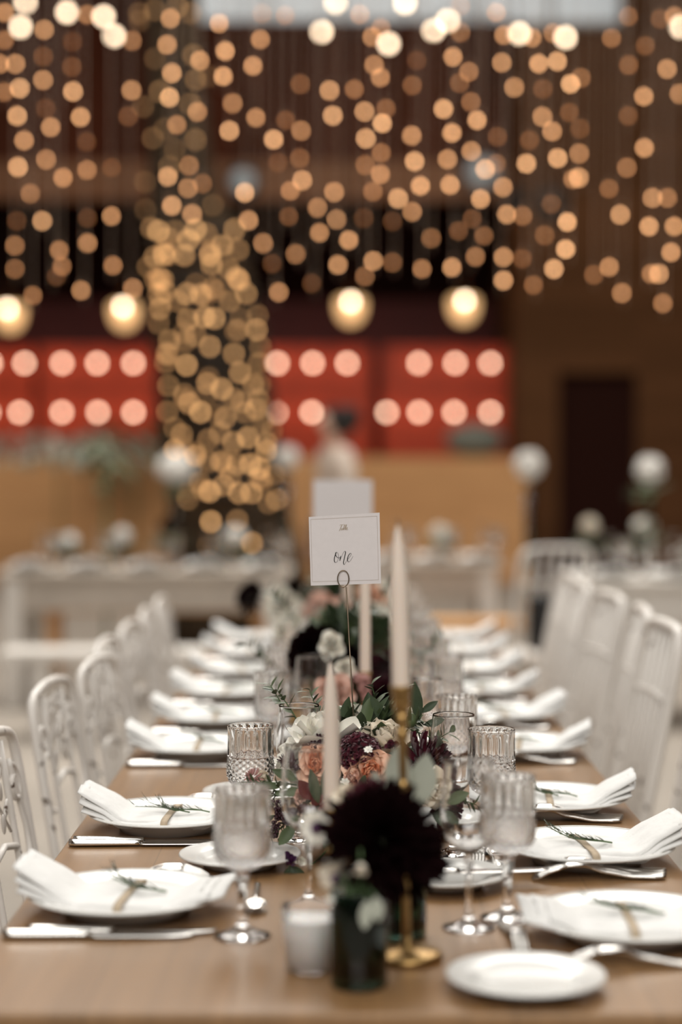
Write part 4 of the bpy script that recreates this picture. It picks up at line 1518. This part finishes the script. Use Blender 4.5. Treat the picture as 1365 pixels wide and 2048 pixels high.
blossom_vase(352, 935, 10.9, .77, .095, 'blurred white blossom in a vase on the far left table beside the lit trunk', M_hydr, True, 1.3)
blossom_vase(575, 915, 11.6, 0.0, .08, 'blurred white blossom on a tall stem right of the lit trunk', M_hydr, False)
blossom_vase(1058, 930, 10.3, 0.0, .085, 'round white blossom on a tall stem left of the far right table', M_hydr, False)
blossom_vase(1300, 940, 10.0, .77, .08, 'white blossom in a tall vase on the far right table', M_hydr, True)
blossom_vase(340, 1050, 10.7, .77, .055, 'blurred dark burgundy flower on the far left table', M_darkburg, True, 1.3)
blossom_vase(140, 1082, 10.8, .77, .05, 'blurred white flower at the left end of the far left table', M_hydr, True)
blossom_vase(245, 1072, 10.8, .77, .055, 'blurred white flower in the middle of the far left table', M_hydr, True)
blossom_vase(470, 1072, 10.8, .77, .055, 'blurred white flower at the right half of the far left table', M_hydr, True, 1.3)
blossom_vase(1180, 1052, 10.0, .77, .05, 'blurred cream flower on the left end of the far right table', M_cream, True)
blossom_vase(1290, 1052, 10.1, .77, .05, 'blurred ivory flower under the tall white blossom', M_ivory, True, 1.4)
blossom_vase(880, 1066, 11.7, .77, .05, 'blurred ivory flower on the far middle table', M_ivory, True, 1.4)


def green_plant(px, py, d, z0, spread, h, n, label, m, L=.22):
    q = P(px, py, d)
    t = thing('potted_plant', label, 'plant', (q.x, d, z0), 0)
    MB().add(*lathe([(0, 0), (.07, 0), (.10, .16), (.105, .17), (.095, .17), (.09, .155), (0, .15)], 24)).build('pot', M_black, t)
    b = MB()
    rr = random.Random(int(px) + 1)
    hz_ = q.z - z0
    for k in range(n):
        a, s_ = rr.uniform(0, 6.28), rr.random() ** .6
        p = Vector((math.cos(a) * spread * s_, math.sin(a) * spread * .6 * s_, hz_ + rr.uniform(-h, h) * .5))
        leafmesh(b, p, (math.cos(a), math.sin(a), rr.uniform(-.6, .6)), rr.uniform(.6, 1) * L, L * .3, bend=.6)
    b.build('foliage', m, t)
    MB().add(*tube([(0, 0, .15), (0, 0, hz_)], .012, 6)).build('stem', M_stem, t)
    return t


green_plant(120, 895, 19.6, 0, 1.1, .30, 160, 'long blurred grey green plant in front of the stage at the left', M_sage, .3)
green_plant(268, 880, 20.9, 0, .45, .40, 120, 'bushy blurred green plant in front of the stage beside the lit trunk', M_leaf2, .3)
green_plant(212, 930, 11.6, 0, .12, .28, 30, 'slender green plant rising behind the far left table', M_leaf2, .2)
cs = thing('stage_cushion', 'grey green rounded cushion on the stage at the foot of the red panels', 'cushion', (P(950, 885, 22.2).x, 22.2, SZ))
MB().add(*ico(1, 3, (.36, .25, .2)), mtx=Matrix.Translation((0, 0, .2))).build('cover', mat('grey_green_cloth', (0.20, 0.22, 0.19), .9), cs)
MB().add(*tube([(.36 * math.cos(a), .25 * math.sin(a), .2) for a in [2 * PI * k / 40 for k in range(40)]], .012, 6, True)).build('piping', M_black, cs)

# white chairs and a bag near the far right table
for k, (px, y, rz, lb) in enumerate(((1062, 9.05, 1.9, 'white chair left of the far right table'),)):
    PS_chair.place(((px - 687) * y / F, y, 0), rz + PI * 0, lb, None)
def bench(x0, x1, y, z, label, m):
    t = thing('bench', label, 'bench', ((x0 + x1) / 2, y, 0), 0, 'blurred benches at the far tables')
    a = (x1 - x0) / 2
    MB().add(*rbox(-a, a, -.15, .15, z - .05, z, .006)).build('seat', m, t, smooth=False)
    for sx in (-1, 1):
        MB().add(*rbox(-.04, .04, -.12, .12, 0, z - .05, .006)).build('leg', m, t, smooth=False, loc=(sx * (a - .2), 0, 0))


bench(-1.72, -.62, 9.35, .44, 'cream bench in front of the far left table', M_white_wood)
bench(.25, 1.05, 10.9, .46, 'tan bench in front of the far middle table', M_stagewood)
bench(-2.1, -.35, 12.15, .46, 'tan wooden bench behind the far left table', M_stagewood)
bg = thing('black_bag', 'black bag hanging on the white chair left of the far right table', 'bag', (.925, 8.640, .50))
MB().add(*rbox(-.06, .06, -.045, .045, 0, .27, .02)).build('bag_body', M_black, bg, smooth=False)
MB().add(*tube([(-.04, 0, .25), (-.02, .06, .42), (.02, .085, .475), (.06, .06, .42), (.04, 0, .25)], .007, 8)).build('strap', M_black, bg)

# ------------------------------------------------------------------ light curtain
A = [(18, 50, .7), (172, 117, .8), (340, 58, .6), (515, 160, .6), (18, 158, .5), (60, 250, .8), (0, 250, .7), (168, 222, .3), (168, 313, .8), (283, 165, .25), (280, 262, .28), (18, 360, .5), (77, 345, 1), (285, 358, 1), (178, 425, .22), (67, 453, .95), (314, 458, .9), (198, 497, .8), (94, 549, .8), (70, 652, 1), (180, 623, .7), (340, 664, .6), (246, 694, .7), (120, 756, .6), (435, 655, .22), (338, 555, .22), (165, 863, .9), (435, 844, .7), (342, 852, .22), (65, 863, .22), (58, 959, .6), (342, 949, .7), (231, 977, .6), (58, 1050, .5), (242, 1040, .5), (441, 1037, .6), (220, 1080, .22), (128, 1154, .5), (316, 1134, .7), (519, 1126, .7),
     (665, 73, .8), (652, 175, .85), (671, 286, .9), (780, 237, .85), (661, 381, 1), (770, 437, .7), (690, 488, .6), (855, 92, .8), (879, 200, .9), (871, 299, .9), (908, 404, .7), (513, 353, .8), (500, 455, .28), (895, 511, 1), (655, 690, .9), (738, 647, .6), (733, 735, .7), (790, 717, .35), (671, 803, .9), (750, 836, .8), (1023, 55, .4), (1113, 62, .4), (1016, 155, .7), (987, 258, .8), (999, 460, .7), (1115, 470, .3), (1068, 545, 1), (1175, 511, .7), (1172, 329, .4), (1286, 354, .9), (1299, 452, 1), (1170, 618, .4), (1085, 635, .25), (1180, 704, .9), (1133, 745, .6), (1304, 750, .8), (955, 752, 1), (1240, 811, .7), (1315, 857, .8), (970, 861, .8), (1127, 846, .3), (1247, 909, .7), (1027, 950, .7), (1154, 992, .6), (1319, 1034, .8), (1062, 1030, .22), (1217, 1107, .22), (1088, 1141, .7)]
B = [(107, 57, .6), (500, 25, .4), (640, 50, .6), (190, 110, .5), (155, 145, .7), (500, 127, .5), (670, 138, .7), (780, 148, .7), (862, 130, .6), (1090, 150, .5), (1155, 65, .4), (1335, 65, .6), (1280, 75, .3), (1222, 180, .28), (163, 254, .7), (188, 303, .7), (471, 223, .8), (533, 281, .6), (497, 325, .4), (662, 245, .8), (806, 249, .9), (878, 240, .95), (930, 328, .95), (970, 305, .5), (312, 334, .4), (330, 237, .22), (86, 349, .5), (710, 342, .8), (822, 348, .3), (1157, 255, .4), (1307, 270, .8), (1216, 377, .8), (1355, 367, .7), (126, 436, .9), (210, 424, .4), (195, 482, 1), (434, 426, .95), (541, 399, .5), (565, 470, .9), (820, 456, .85), (858, 513, .8), (925, 440, .28), (1155, 453, .3), (131, 541, .95), (310, 530, .8), (467, 519, .9), (191, 597, .5), (129, 645, .5), (188, 681, .7), (321, 630, 1), (450, 622, .8), (543, 591, .8), (597, 661, .95), (640, 640, .4), (645, 535, .3), (770, 548, .28), (758, 639, 1), (880, 618, .95), (964, 600, .7), (967, 503, .3), (940, 700, .6), (962, 694, .9), (1218, 578, .8), (1150, 655, .6), (1080, 737, .4), (344, 726, .9), (460, 722, .9), (159, 748, .5), (666, 731, .8), (257, 775, 1), (312, 827, .7), (579, 777, .9), (681, 837, .8), (743, 843, .5), (855, 797, .3), (917, 867, .95), (1124, 838, .9), (1250, 773, .8), (1308, 773, .6), (1236, 884, .9), (1335, 884, .8), (123, 853, .22), (235, 865, .22), (546, 855, .28), (64, 938, .8), (386, 930, .5), (493, 902, .3), (592, 921, .4), (829, 919, .4), (911, 973, .95), (1322, 985, .85), (160, 1019, .8), (235, 1025, .4), (127, 1079, .5), (350, 1050, .6), (467, 1044, .8), (559, 1002, .6), (668, 1004, .8), (741, 1010, .3), (865, 1050, .95), (1021, 1073, .4), (1081, 1042, .7), (668, 1095, .9), (785, 1113, .4), (1245, 1069, .6), (1275, 1069, .9), (1130, 1144, .7), (1290, 1184, .6)]
SPOTS = [(x * .5128, y * .5128, b) for x, y, b in A] + [(665 + x * .5128, y * .5128, b) for x, y, b in B]
SPOTS.sort()
CUR_S = 11.5


def bulb_mat(b, tint='c'):
    k = max(1, min(10, round(b * 10)))
    t = k / 10
    if tint == 'c':
        return emis(f'warm_bulb_{k}', (1.0, .36 + .16 * t, .11 + .13 * t), CUR_S * t ** 1.7, False)
    return emis(f'trunk_bulb_{k}', (1.0, .54, .22), 7.4 * t ** 1.5, False)


BULB_ME = {}


def bulb_mesh(key, m, r):
    if key not in BULB_ME:
        v_, f_ = lathe([(0, -r), (r * .6, -r * .8), (r, -r * .1), (r * .95, r * .35), (r * .55, r * .85), (r * .3, r * 1.25), (0, r * 1.25)], 12)
        me = bpy.data.meshes.new('bulb')
        me.from_pydata(v_, [], f_)
        me.materials.append(m)
        me.polygons.foreach_set('use_smooth', [True] * len(me.polygons))
        BULB_ME[key] = me
    return BULB_ME[key]


strands = []
for s in SPOTS:
    if strands and s[0] - strands[-1][0][0] < 15:
        strands[-1].append(s)
    else:
        strands.append([s])
BR = .0105
for i, st_ in enumerate(strands):
    y = RODS[(i * 2) % 3]
    cx = sum(s[0] for s in st_) / len(st_)
    x = (cx - 687) * y / F
    zt = 5.2
    zb = min(P(s[0], s[1], y).z for s in st_) - .06
    t = thing('light_strand', f'hanging strand of warm fairy lights, {nth(i + 1)} from the left in the curtain', 'string lights', (x, y, zt), 0, 'light strands hanging above the tables')
    wb = MB().add(*tube([(0, 0, 0), (.004, 0, (zb - zt) * .5), (0, 0, zb - zt)], .0024, 6))
    pos = []
    for s in st_:
        q = P(s[0], s[1], y) - Vector((x, y, zt))
        pos.append((q, s[2]))
        wb.add(*tube([(0, 0, q.z + .05), (q.x * .6, 0, q.z + .035), (q.x, 0, q.z + BR * 1.2)], .002, 5))
    wb.build('cable', M_cable, t)
    for q, br in pos:
        k = max(1, min(10, round(br * 10)))
        o = bpy.data.objects.new('bulb', bulb_mesh(('c', k), bulb_mat(br), BR))
        COL.objects.link(o)
        o.parent = t
        o.location = q

# festoon of bigger bulbs along the top
FEST = [[(80 * .5128, 105 * .5128), (100 * .5128, 8 * .5128)], [(262 * .5128, 48 * .5128), (405 * .5128, 65 * .5128), (445 * .5128, 140 * .5128)],
        [(672, 5), (644, 64), (778, 88), (811, 6)], [(868, 61), (896, 42), (1039, 67), (1132, 75), (1362, 54)]]
M_fest = emis('festoon_bulb', (1.0, .76, .52), 12.0, False)
for i, fs in enumerate(FEST):
    d = 17.0
    pts = [P(px, py, d) for px, py in fs]
    t = thing('festoon_lights', ['pair of big bright bulbs at the top left corner', 'festoon of three big bulbs left of the trunk', 'festoon of big white bulbs at the top middle', 'festoon of big bulbs at the top right'][i], 'string lights', pts[0], 0, 'festoons of big bulbs under the roof')
    loc = [p - pts[0] for p in pts]
    cab = [Vector((0, 0, 0)) + Vector((-.6, 0, .9))] + [p + Vector((0, 0, .1)) for p in loc] + [loc[-1] + Vector((.6, 0, .9))]
    MB().add(*tube(spline(cab, 6), .006, 6)).build('cable', M_black, t)
    for p in loc:
        MB().add(*lathe([(0, .03), (.02, .03), (.022, .1), (0, .11)], 12)).build('socket', M_black, t, loc=p)
        o = bpy.data.objects.new('bulb', bulb_mesh('fest', M_fest, .034))
        COL.objects.link(o)
        o.parent = t
        o.location = p

# ------------------------------------------------------------------ trunk wrapped in lights
TD = 13.8
axis = [(490, 1330, .56), (470, 1120, .53), (452, 1000, .47), (437, 850, .45), (422, 700, .44), (402, 560, .42), (390, 450, .38), (372, 405, .27), (362, 300, .24), (352, 150, .22), (345, 0, .22), (340, -200, .22)]
ax = []
for px, py, r in axis:
    p = P(px, py, TD)
    ax.append((p.z, p.x, r))
ax.sort()


def trunk_at(z):
    if z <= ax[0][0]:
        return ax[0][1], ax[0][2]
    for (z0, x0, r0), (z1, x1, r1) in zip(ax, ax[1:]):
        if z <= z1:
            t = (z - z0) / (z1 - z0)
            return x0 + (x1 - x0) * t, r0 + (r1 - r0) * t
    return ax[-1][1], ax[-1][2]


tx, tr = trunk_at(0)
trk = thing('tree_trunk', 'thick dark leaning tree trunk rising behind the left far table', 'tree', (tx, TD, 0))
b = MB()
NZ, NS = 60, 36
for i in range(NZ + 1):
    z = (HZ - .02) * i / NZ
    cx, r = trunk_at(z)
    for k in range(NS):
        a = 2 * PI * k / NS
        rr_ = r * (.93 + .05 * math.sin(5 * a + z * 1.3) + .03 * math.sin(11 * a - z * 2.1))
        b.v.append((cx - tx + rr_ * math.cos(a), rr_ * math.sin(a), z))
for i in range(NZ):
    for k in range(NS):
        j = (k + 1) % NS
        b.f.append((i * NS + k, i * NS + j, i * NS + NS + j, i * NS + NS + k))
b.f.append(tuple(range(NS - 1, -1, -1)))
b.build('trunk', M_bark, trk)
TL_ = [(735, 62, .8), (790, 66, .8), (962, 55, .7), (900, 88, .6), (935, 5, .8), (640, 5, .6), (625, 115, .7), (740, 162, .7), (805, 152, .9), (843, 157, .9), (1000, 195, .8), (930, 200, .5), (665, 240, .6), (655, 290, .7), (770, 225, .5), (826, 267, .8), (730, 245, .5), (917, 293, .7), (735, 337, 1), (940, 366, .8), (1010, 325, .5), (660, 415, .5), (815, 408, .7), (872, 430, .9), (725, 450, .5), (745, 485, .7), (990, 408, .6), (1010, 470, .5), (655, 515, .5), (789, 519, 1), (885, 540, .7), (915, 465, .5), (1000, 505, .6), (960, 520, .5), (685, 580, .4), (715, 605, .6), (865, 598, .5), (915, 635, .7), (972, 616, .9), (1040, 635, .6), (1040, 668, .8), (685, 665, .9), (768, 687, .9), (820, 625, .5), (870, 708, .8), (980, 720, .9), (1015, 737, .8), (930, 720, .6), (820, 710, .5), (825, 825, 1), (880, 800, .7), (938, 830, .8), (985, 830, .8), (785, 790, .5), (735, 835, .4), (1080, 857, .6), (1050, 870, .4), (690, 820, .4), (1070, 760, .4), (831, 940, 1), (933, 935, .5), (988, 1022, .8), (823, 1030, .4), (920, 1040, .3), (650, 50, .5), (620, 170, .4), (700, 90, .5)]
TU = [(620, 905, .9), (768, 905, .9), (740, 945, .9), (645, 1000, .9), (725, 1005, .8), (825, 1003, .9), (830, 1040, .7), (870, 965, .8), (915, 895, .7), (930, 975, .5), (895, 1055, .6), (925, 1087, .8), (625, 1090, .6), (605, 1005, .6), (590, 890, .5), (660, 935, .5), (575, 1040, .4), (620, 1150, .5), (835, 1130, .5), (810, 920, .5), (690, 910, .4), (600, 30, .3), (690, 20, .4), (740, 40, .4), (600, 220, .25), (750, 205, .4), (620, 350, .35), (740, 400, .4), (760, 300, .35), (590, 530, .3), (640, 500, .25), (760, 540, .35), (660, 650, .4), (540, 690, .25), (830, 800, .25), (560, 810, .2), (680, 580, .25), (850, 270, .25), (540, 390, .3), (500, 20, .3), (530, 50, .25)]
tb_ = [(x * .5128, 560 + y * .5128, b) for x, y, b in TL_] + [(x * .5128, y * .5128, b) for x, y, b in TU]
rr = random.Random(4)
for k in range(34):
    py = rr.uniform(480, 1000)
    p = P(437, py, TD)
    cx, r = trunk_at(p.z)
    c_px = 687 + cx * F / TD
    tb_.append((c_px + rr.uniform(-.95, .95) * r * F / TD, py, rr.uniform(.25, .5)))
tb_.sort(key=lambda q: -q[1])
NW = 3
for wnum in range(NW):
    seg = tb_[wnum * len(tb_) // NW:(wnum + 1) * len(tb_) // NW]
    t = thing('wrapped_lights', ['fairy light string wound round the foot of the leaning trunk', 'fairy light string wound round the middle of the leaning trunk', 'fairy light string wound round the top of the trunk'][wnum], 'string lights', (tx, TD, P(437, seg[0][1], TD).z), 0, 'light strings wound round the trunk')
    z0 = t.location.z
    pts = []
    for k, (px, py, br) in enumerate(seg):
        p = P(px, py, TD - .3)
        cx, r = trunk_at(p.z)
        R_ = r + .03
        s_ = max(-.985, min(.985, (p.x - cx) / R_))
        a = -math.acos(s_)          # front half of the trunk
        q = Vector((cx + R_ * math.cos(a) - tx, R_ * math.sin(a), p.z - z0))
        o = bpy.data.objects.new('bulb', bulb_mesh(('t', max(1, min(10, round(br * 10)))), bulb_mat(br, 't'), .0165))
        COL.objects.link(o)
        o.parent = t
        o.location = q
        pts.append((p.z, a, q))
    cab = []
    for k in range(len(pts) - 1):
        (z1, a1, q1), (z2, a2, q2) = pts[k], pts[k + 1]
        a2b = a2 if k % 6 else a2 + 2 * PI      # now and then all the way round the back
        n = 4 if k % 6 else 20
        for j in range(n):
            u = j / n
            z, a = z1 + (z2 - z1) * u, a1 + (a2b - a1) * u
            cx, r = trunk_at(z)
            cab.append((cx + (r + .012) * math.cos(a) - tx, (r + .012) * math.sin(a), z - z0))
    MB().add(*tube(cab, .006, 5)).build('cable', M_black, t)

# ------------------------------------------------------------------ red bar panels with bulbs, lamps
RY = 23.3
M_rb = emis('panel_bulb', (1.0, .66, .46), 11.5)
rows_t, rows_b = P(500, 727, RY).z, P(500, 825, RY).z
PANELS = [(-220, 66, [(-15, 0), (52, 0), (-20, 1), (42, 1)], 'far left red panel with rows of bulbs'), (78, 312, [(127, 0), (197, 0), (269, 0), (126, 1), (198, 1), (269, 1)], 'red panel with bulbs left of the lit trunk'), (328, 515, [(350, 0), (420, 0), (490, 0), (345, 1), (415, 1), (484, 1)], 'red panel with bulbs behind the lit trunk'),
          (528, 744, [(556, 0), (626, 0), (695, 0), (553, 1), (624, 1)], 'red panel with bulbs right of the lit trunk'), (766, 1016, [(837, 0), (910, 0), (980, 0), (774, 1), (838, 1), (908, 1), (980, 1)], 'rightmost red panel with rows of bulbs')]
for x0, x1, bl_, lb in PANELS:
    xa, xb = (x0 - 687) * RY / F, (x1 - 687) * RY / F
    zt = P(500, 692, RY).z
    t = thing('marquee_panel', lb, 'panel', ((xa + xb) / 2, RY, SZ), 0, 'red bulb panels on the stage')
    hw_ = (xb - xa) / 2
    MB().add(*rbox(-hw_, hw_, 0, .12, 0, zt - SZ, .02)).build('board', M_red, t, smooth=False)
    zm = (rows_t + rows_b) / 2 - SZ
    MB().add(*box(-hw_, hw_, -.02, 0, zm - .015, zm + .015)).add(*box(-hw_, hw_, -.03, 0, zt - SZ - .06, zt - SZ)).build('moulding', M_red, t, smooth=False)
    for px, rw in bl_:
        MB().add(*lathe([(0, 0), (.045, 0), (.04, .02), (.02, .03), (0, .03)], 14), mtx=Matrix.Rotation(PI / 2, 4, 'X')).build('socket', M_black, t, loc=((px - 687) * RY / F - (xa + xb) / 2, 0, (rows_t, rows_b)[rw] - SZ))
    for px, rw in bl_:
        o = bpy.data.objects.new('bulb', bulb_mesh('red', M_rb, .036))
        COL.objects.link(o)
        o.parent = t
        o.location = ((px - 687) * RY / F - (xa + xb) / 2, -.075, (rows_t, rows_b)[rw] - SZ)
        o.rotation_euler = (-PI / 2, 0, 0)
MB_z = P(500, 560, 25.0).z
o = struct('trim_3', mat('dark_red_back', (0.08, 0.007, 0.004), .7, var=.1, scale=2), box(HX0, XS, 25.2, 25.4, SZ, P(500, 600, 25.2).z))

M_shade = emis('lamp_shade_glow', (1.0, .60, .27), 1.15)
M_lamp = emis('lamp_bulb', (1.0, .80, .58), 13.0)
for k, (px, py) in enumerate(((20, 622), (249, 618), (702, 608), (928, 606))):
    d = 22.6
    p = P(px, py, d)
    t = thing('pendant_lamp', f'glowing pendant lamp above the red panels, {["leftmost", "second from left", "third from left", "rightmost"][k]}', 'lamp', p, 0, 'pendant lamps over the stage')
    MB().add(*lathe([(.15, .06), (.17, .03), (.165, -.06), (.14, -.15), (.09, -.215), (.04, -.235), (0, -.24), (0, -.232), (.04, -.227), (.085, -.207), (.133, -.145), (.158, -.06), (.162, .03), (.145, .055)], 32)).build('shade', M_shade, t)
    MB().add(*tube([(0, 0, .05), (0, 0, HZ - p.z)], .012, 8)).build('cord', M_black, t)
    o = bpy.data.objects.new('bulb', bulb_mesh('lamp', M_lamp, .038))
    COL.objects.link(o)
    o.parent = t
    o.location = (0, -.175, .01)
    MB().add(*lathe([(0, .06), (.03, .055), (.03, .03), (0, .03)], 16)).build('lamp_holder', M_black, t)
    MB().add(*tube([(0, 0, .045), (0, -.175, .045)], .008, 6)).build('bulb_arm', M_black, t)

# stage spotlights under the loft edge
M_lens = mat('spot_lens', (0.36, 0.42, 0.46), .15, coat=.5)
for k, (px, py, r) in enumerate(((488, 362, .17), (962, 345, .21), (1100, 408, .19), (1030, 400, .12))):
    d = 20.5
    p = P(px, py, d)
    t = thing('stage_spotlight', f'black stage spotlight hanging under the loft, {["left one beside the trunk", "with the largest grey lens", "rightmost", "between the other right ones"][k]}', 'spotlight', p, 0, 'stage spotlights')
    MB().add(*lathe([(0, -.2), (r * .7, -.2), (r * .8, -.15), (r, .12), (r * 1.02, .18), (r * .93, .18), (r * .9, .14), (0, .14)], 28), mtx=Matrix.Rotation(PI / 2 + .2, 4, 'X')).build('can', M_black, t)
    MB().add(*lathe([(0, .165), (r * .5, .16), (r * .9, .145), (0, .14)], 28), mtx=Matrix.Rotation(PI / 2 + .2, 4, 'X')).build('lens', M_lens if k < 2 else M_black, t)
    MB().add(*tube([(-r * 1.05, 0, 0), (-r * 1.05, 0, r * 1.4), (0, 0, r * 1.5), (r * 1.05, 0, r * 1.4), (r * 1.05, 0, 0)], .012, 6)).add(*tube([(0, 0, r * 1.5), (0, 0, HZ - p.z)], .012, 6)).build('bracket', M_black, t)


# ------------------------------------------------------------------ person in the background
def skin_obj(name, m, parent, verts, edges, radii, root=0, sub=2):
    me = bpy.data.meshes.new(name)
    me.from_pydata(verts, edges, [])
    me.materials.append(m)
    o = bpy.data.objects.new(name, me)
    COL.objects.link(o)
    o.parent = parent
    o.modifiers.new('skin', 'SKIN')
    if not me.skin_vertices:
        me.attributes.new  # noqa
    sv = me.skin_vertices[0].data
    for i, r in enumerate(radii):
        rx, ry = r if isinstance(r, tuple) else (r, r)
        sv[i].radius = (rx, ry)
        sv[i].use_root = (i == root)
    o.modifiers['skin'].use_smooth_shade = True
    s_ = o.modifiers.new('sub', 'SUBSURF')
    s_.levels = s_.render_levels = sub
    return o


pq = P(668, 1000, 12.6)
pr = thing('person', 'person with dark hair in a beige top standing behind the tables', 'person', (pq.x, 12.6, 0), .35)
S = (P(668, 806, 12.6).z) / 1.72
pr.scale = (S, S, S)
# facing -x, z up
v = [(0, 0, .93), (0, 0, 1.08), (.01, 0, 1.24), (.01, 0, 1.38), (0, 0, 1.44), (-.01, 0, 1.50), (-.02, 0, 1.58), (-.015, 0, 1.66), (-.115, 0, 1.585)]
e = [(0, 1), (1, 2), (2, 3), (3, 4), (4, 5), (5, 6), (6, 7), (6, 8)]
r = [(.12, .10), (.10, .085), (.12, .09), (.10, .075), .055, .052, (.088, .075), (.07, .065), .014]


def limb(chain, rs, a):
    p_ = a
    for q_, rd in zip(chain, rs):
        v.append(q_)
        r.append(rd)
        e.append((p_, len(v) - 1))
        p_ = len(v) - 1
    return p_


for s_ in (-1, 1):
    hand = limb([(.01, s_ * .17, 1.36), (.02, s_ * .21, 1.22), (.02, s_ * .23, 1.06), (-.03, s_ * .235, .93), (-.06, s_ * .235, .82), (-.07, s_ * .235, .77)], [.05, .043, .037, .032, .024, .026], 3)
    for k in range(4):
        y_ = s_ * (.235) + 0
        x_ = -.105 + .022 * k
        limb([(x_, y_, .725), (x_ - .004, y_ - s_ * .006, .685 + .006 * abs(k - 1.5)), (x_, y_ - s_ * .016, .655 + .008 * abs(k - 1.5))], [.009, .008, .007], hand)
    limb([(-.105, y_ - s_ * .01, .775), (-.118, y_ - s_ * .02, .735)], [.010, .008], hand)
    limb([(0, s_ * .09, .86), (-.01, s_ * .095, .65), (-.005, s_ * .095, .47), (.015, s_ * .095, .26), (.02, s_ * .095, .07), (-.05, s_ * .1, .035), (-.13, s_ * .1, .03)], [.085, .075, .055, .05, .035, .035, .028], 0)
skin_obj('body', M_skin, pr, v, e, r)
skin_obj('hair', M_hair, pr, [(-.005, 0, 1.665), (.03, 0, 1.63), (.055, 0, 1.56), (.06, 0, 1.50), (.0, .055, 1.64), (.0, -.055, 1.64)], [(0, 1), (1, 2), (2, 3), (0, 4), (0, 5)], [(.105, .10), (.115, .115), (.105, .11), (.06, .08), (.06, .06), (.06, .06)])
bv = [(0, 0, .88), (0, 0, 1.08), (.01, 0, 1.24), (.01, 0, 1.37), (0, 0, 1.43), (.01, .17, 1.36), (.02, .215, 1.22), (.02, .235, 1.05), (.01, -.17, 1.36), (.02, -.215, 1.22), (.02, -.235, 1.05)]
skin_obj('blouse', M_blouse, pr, bv, [(0, 1), (1, 2), (2, 3), (3, 4), (3, 5), (5, 6), (6, 7), (3, 8), (8, 9), (9, 10)], [(.15, .125), (.125, .11), (.145, .115), (.125, .1), .07, .085, .066, .055, .085, .066, .055])
tv = [(0, 0, .92), (0, .09, .85), (-.01, .095, .65), (-.005, .095, .47), (.015, .095, .26), (.02, .095, .09), (0, -.09, .85), (-.01, -.095, .65), (-.005, -.095, .47), (.015, -.095, .26), (.02, -.095, .09)]
skin_obj('trousers', M_trouser, pr, tv, [(0, 1), (1, 2), (2, 3), (3, 4), (4, 5), (0, 6), (6, 7), (7, 8), (8, 9), (9, 10)], [(.13, .115), .1, .09, .072, .068, .062, .1, .09, .072, .068, .062])
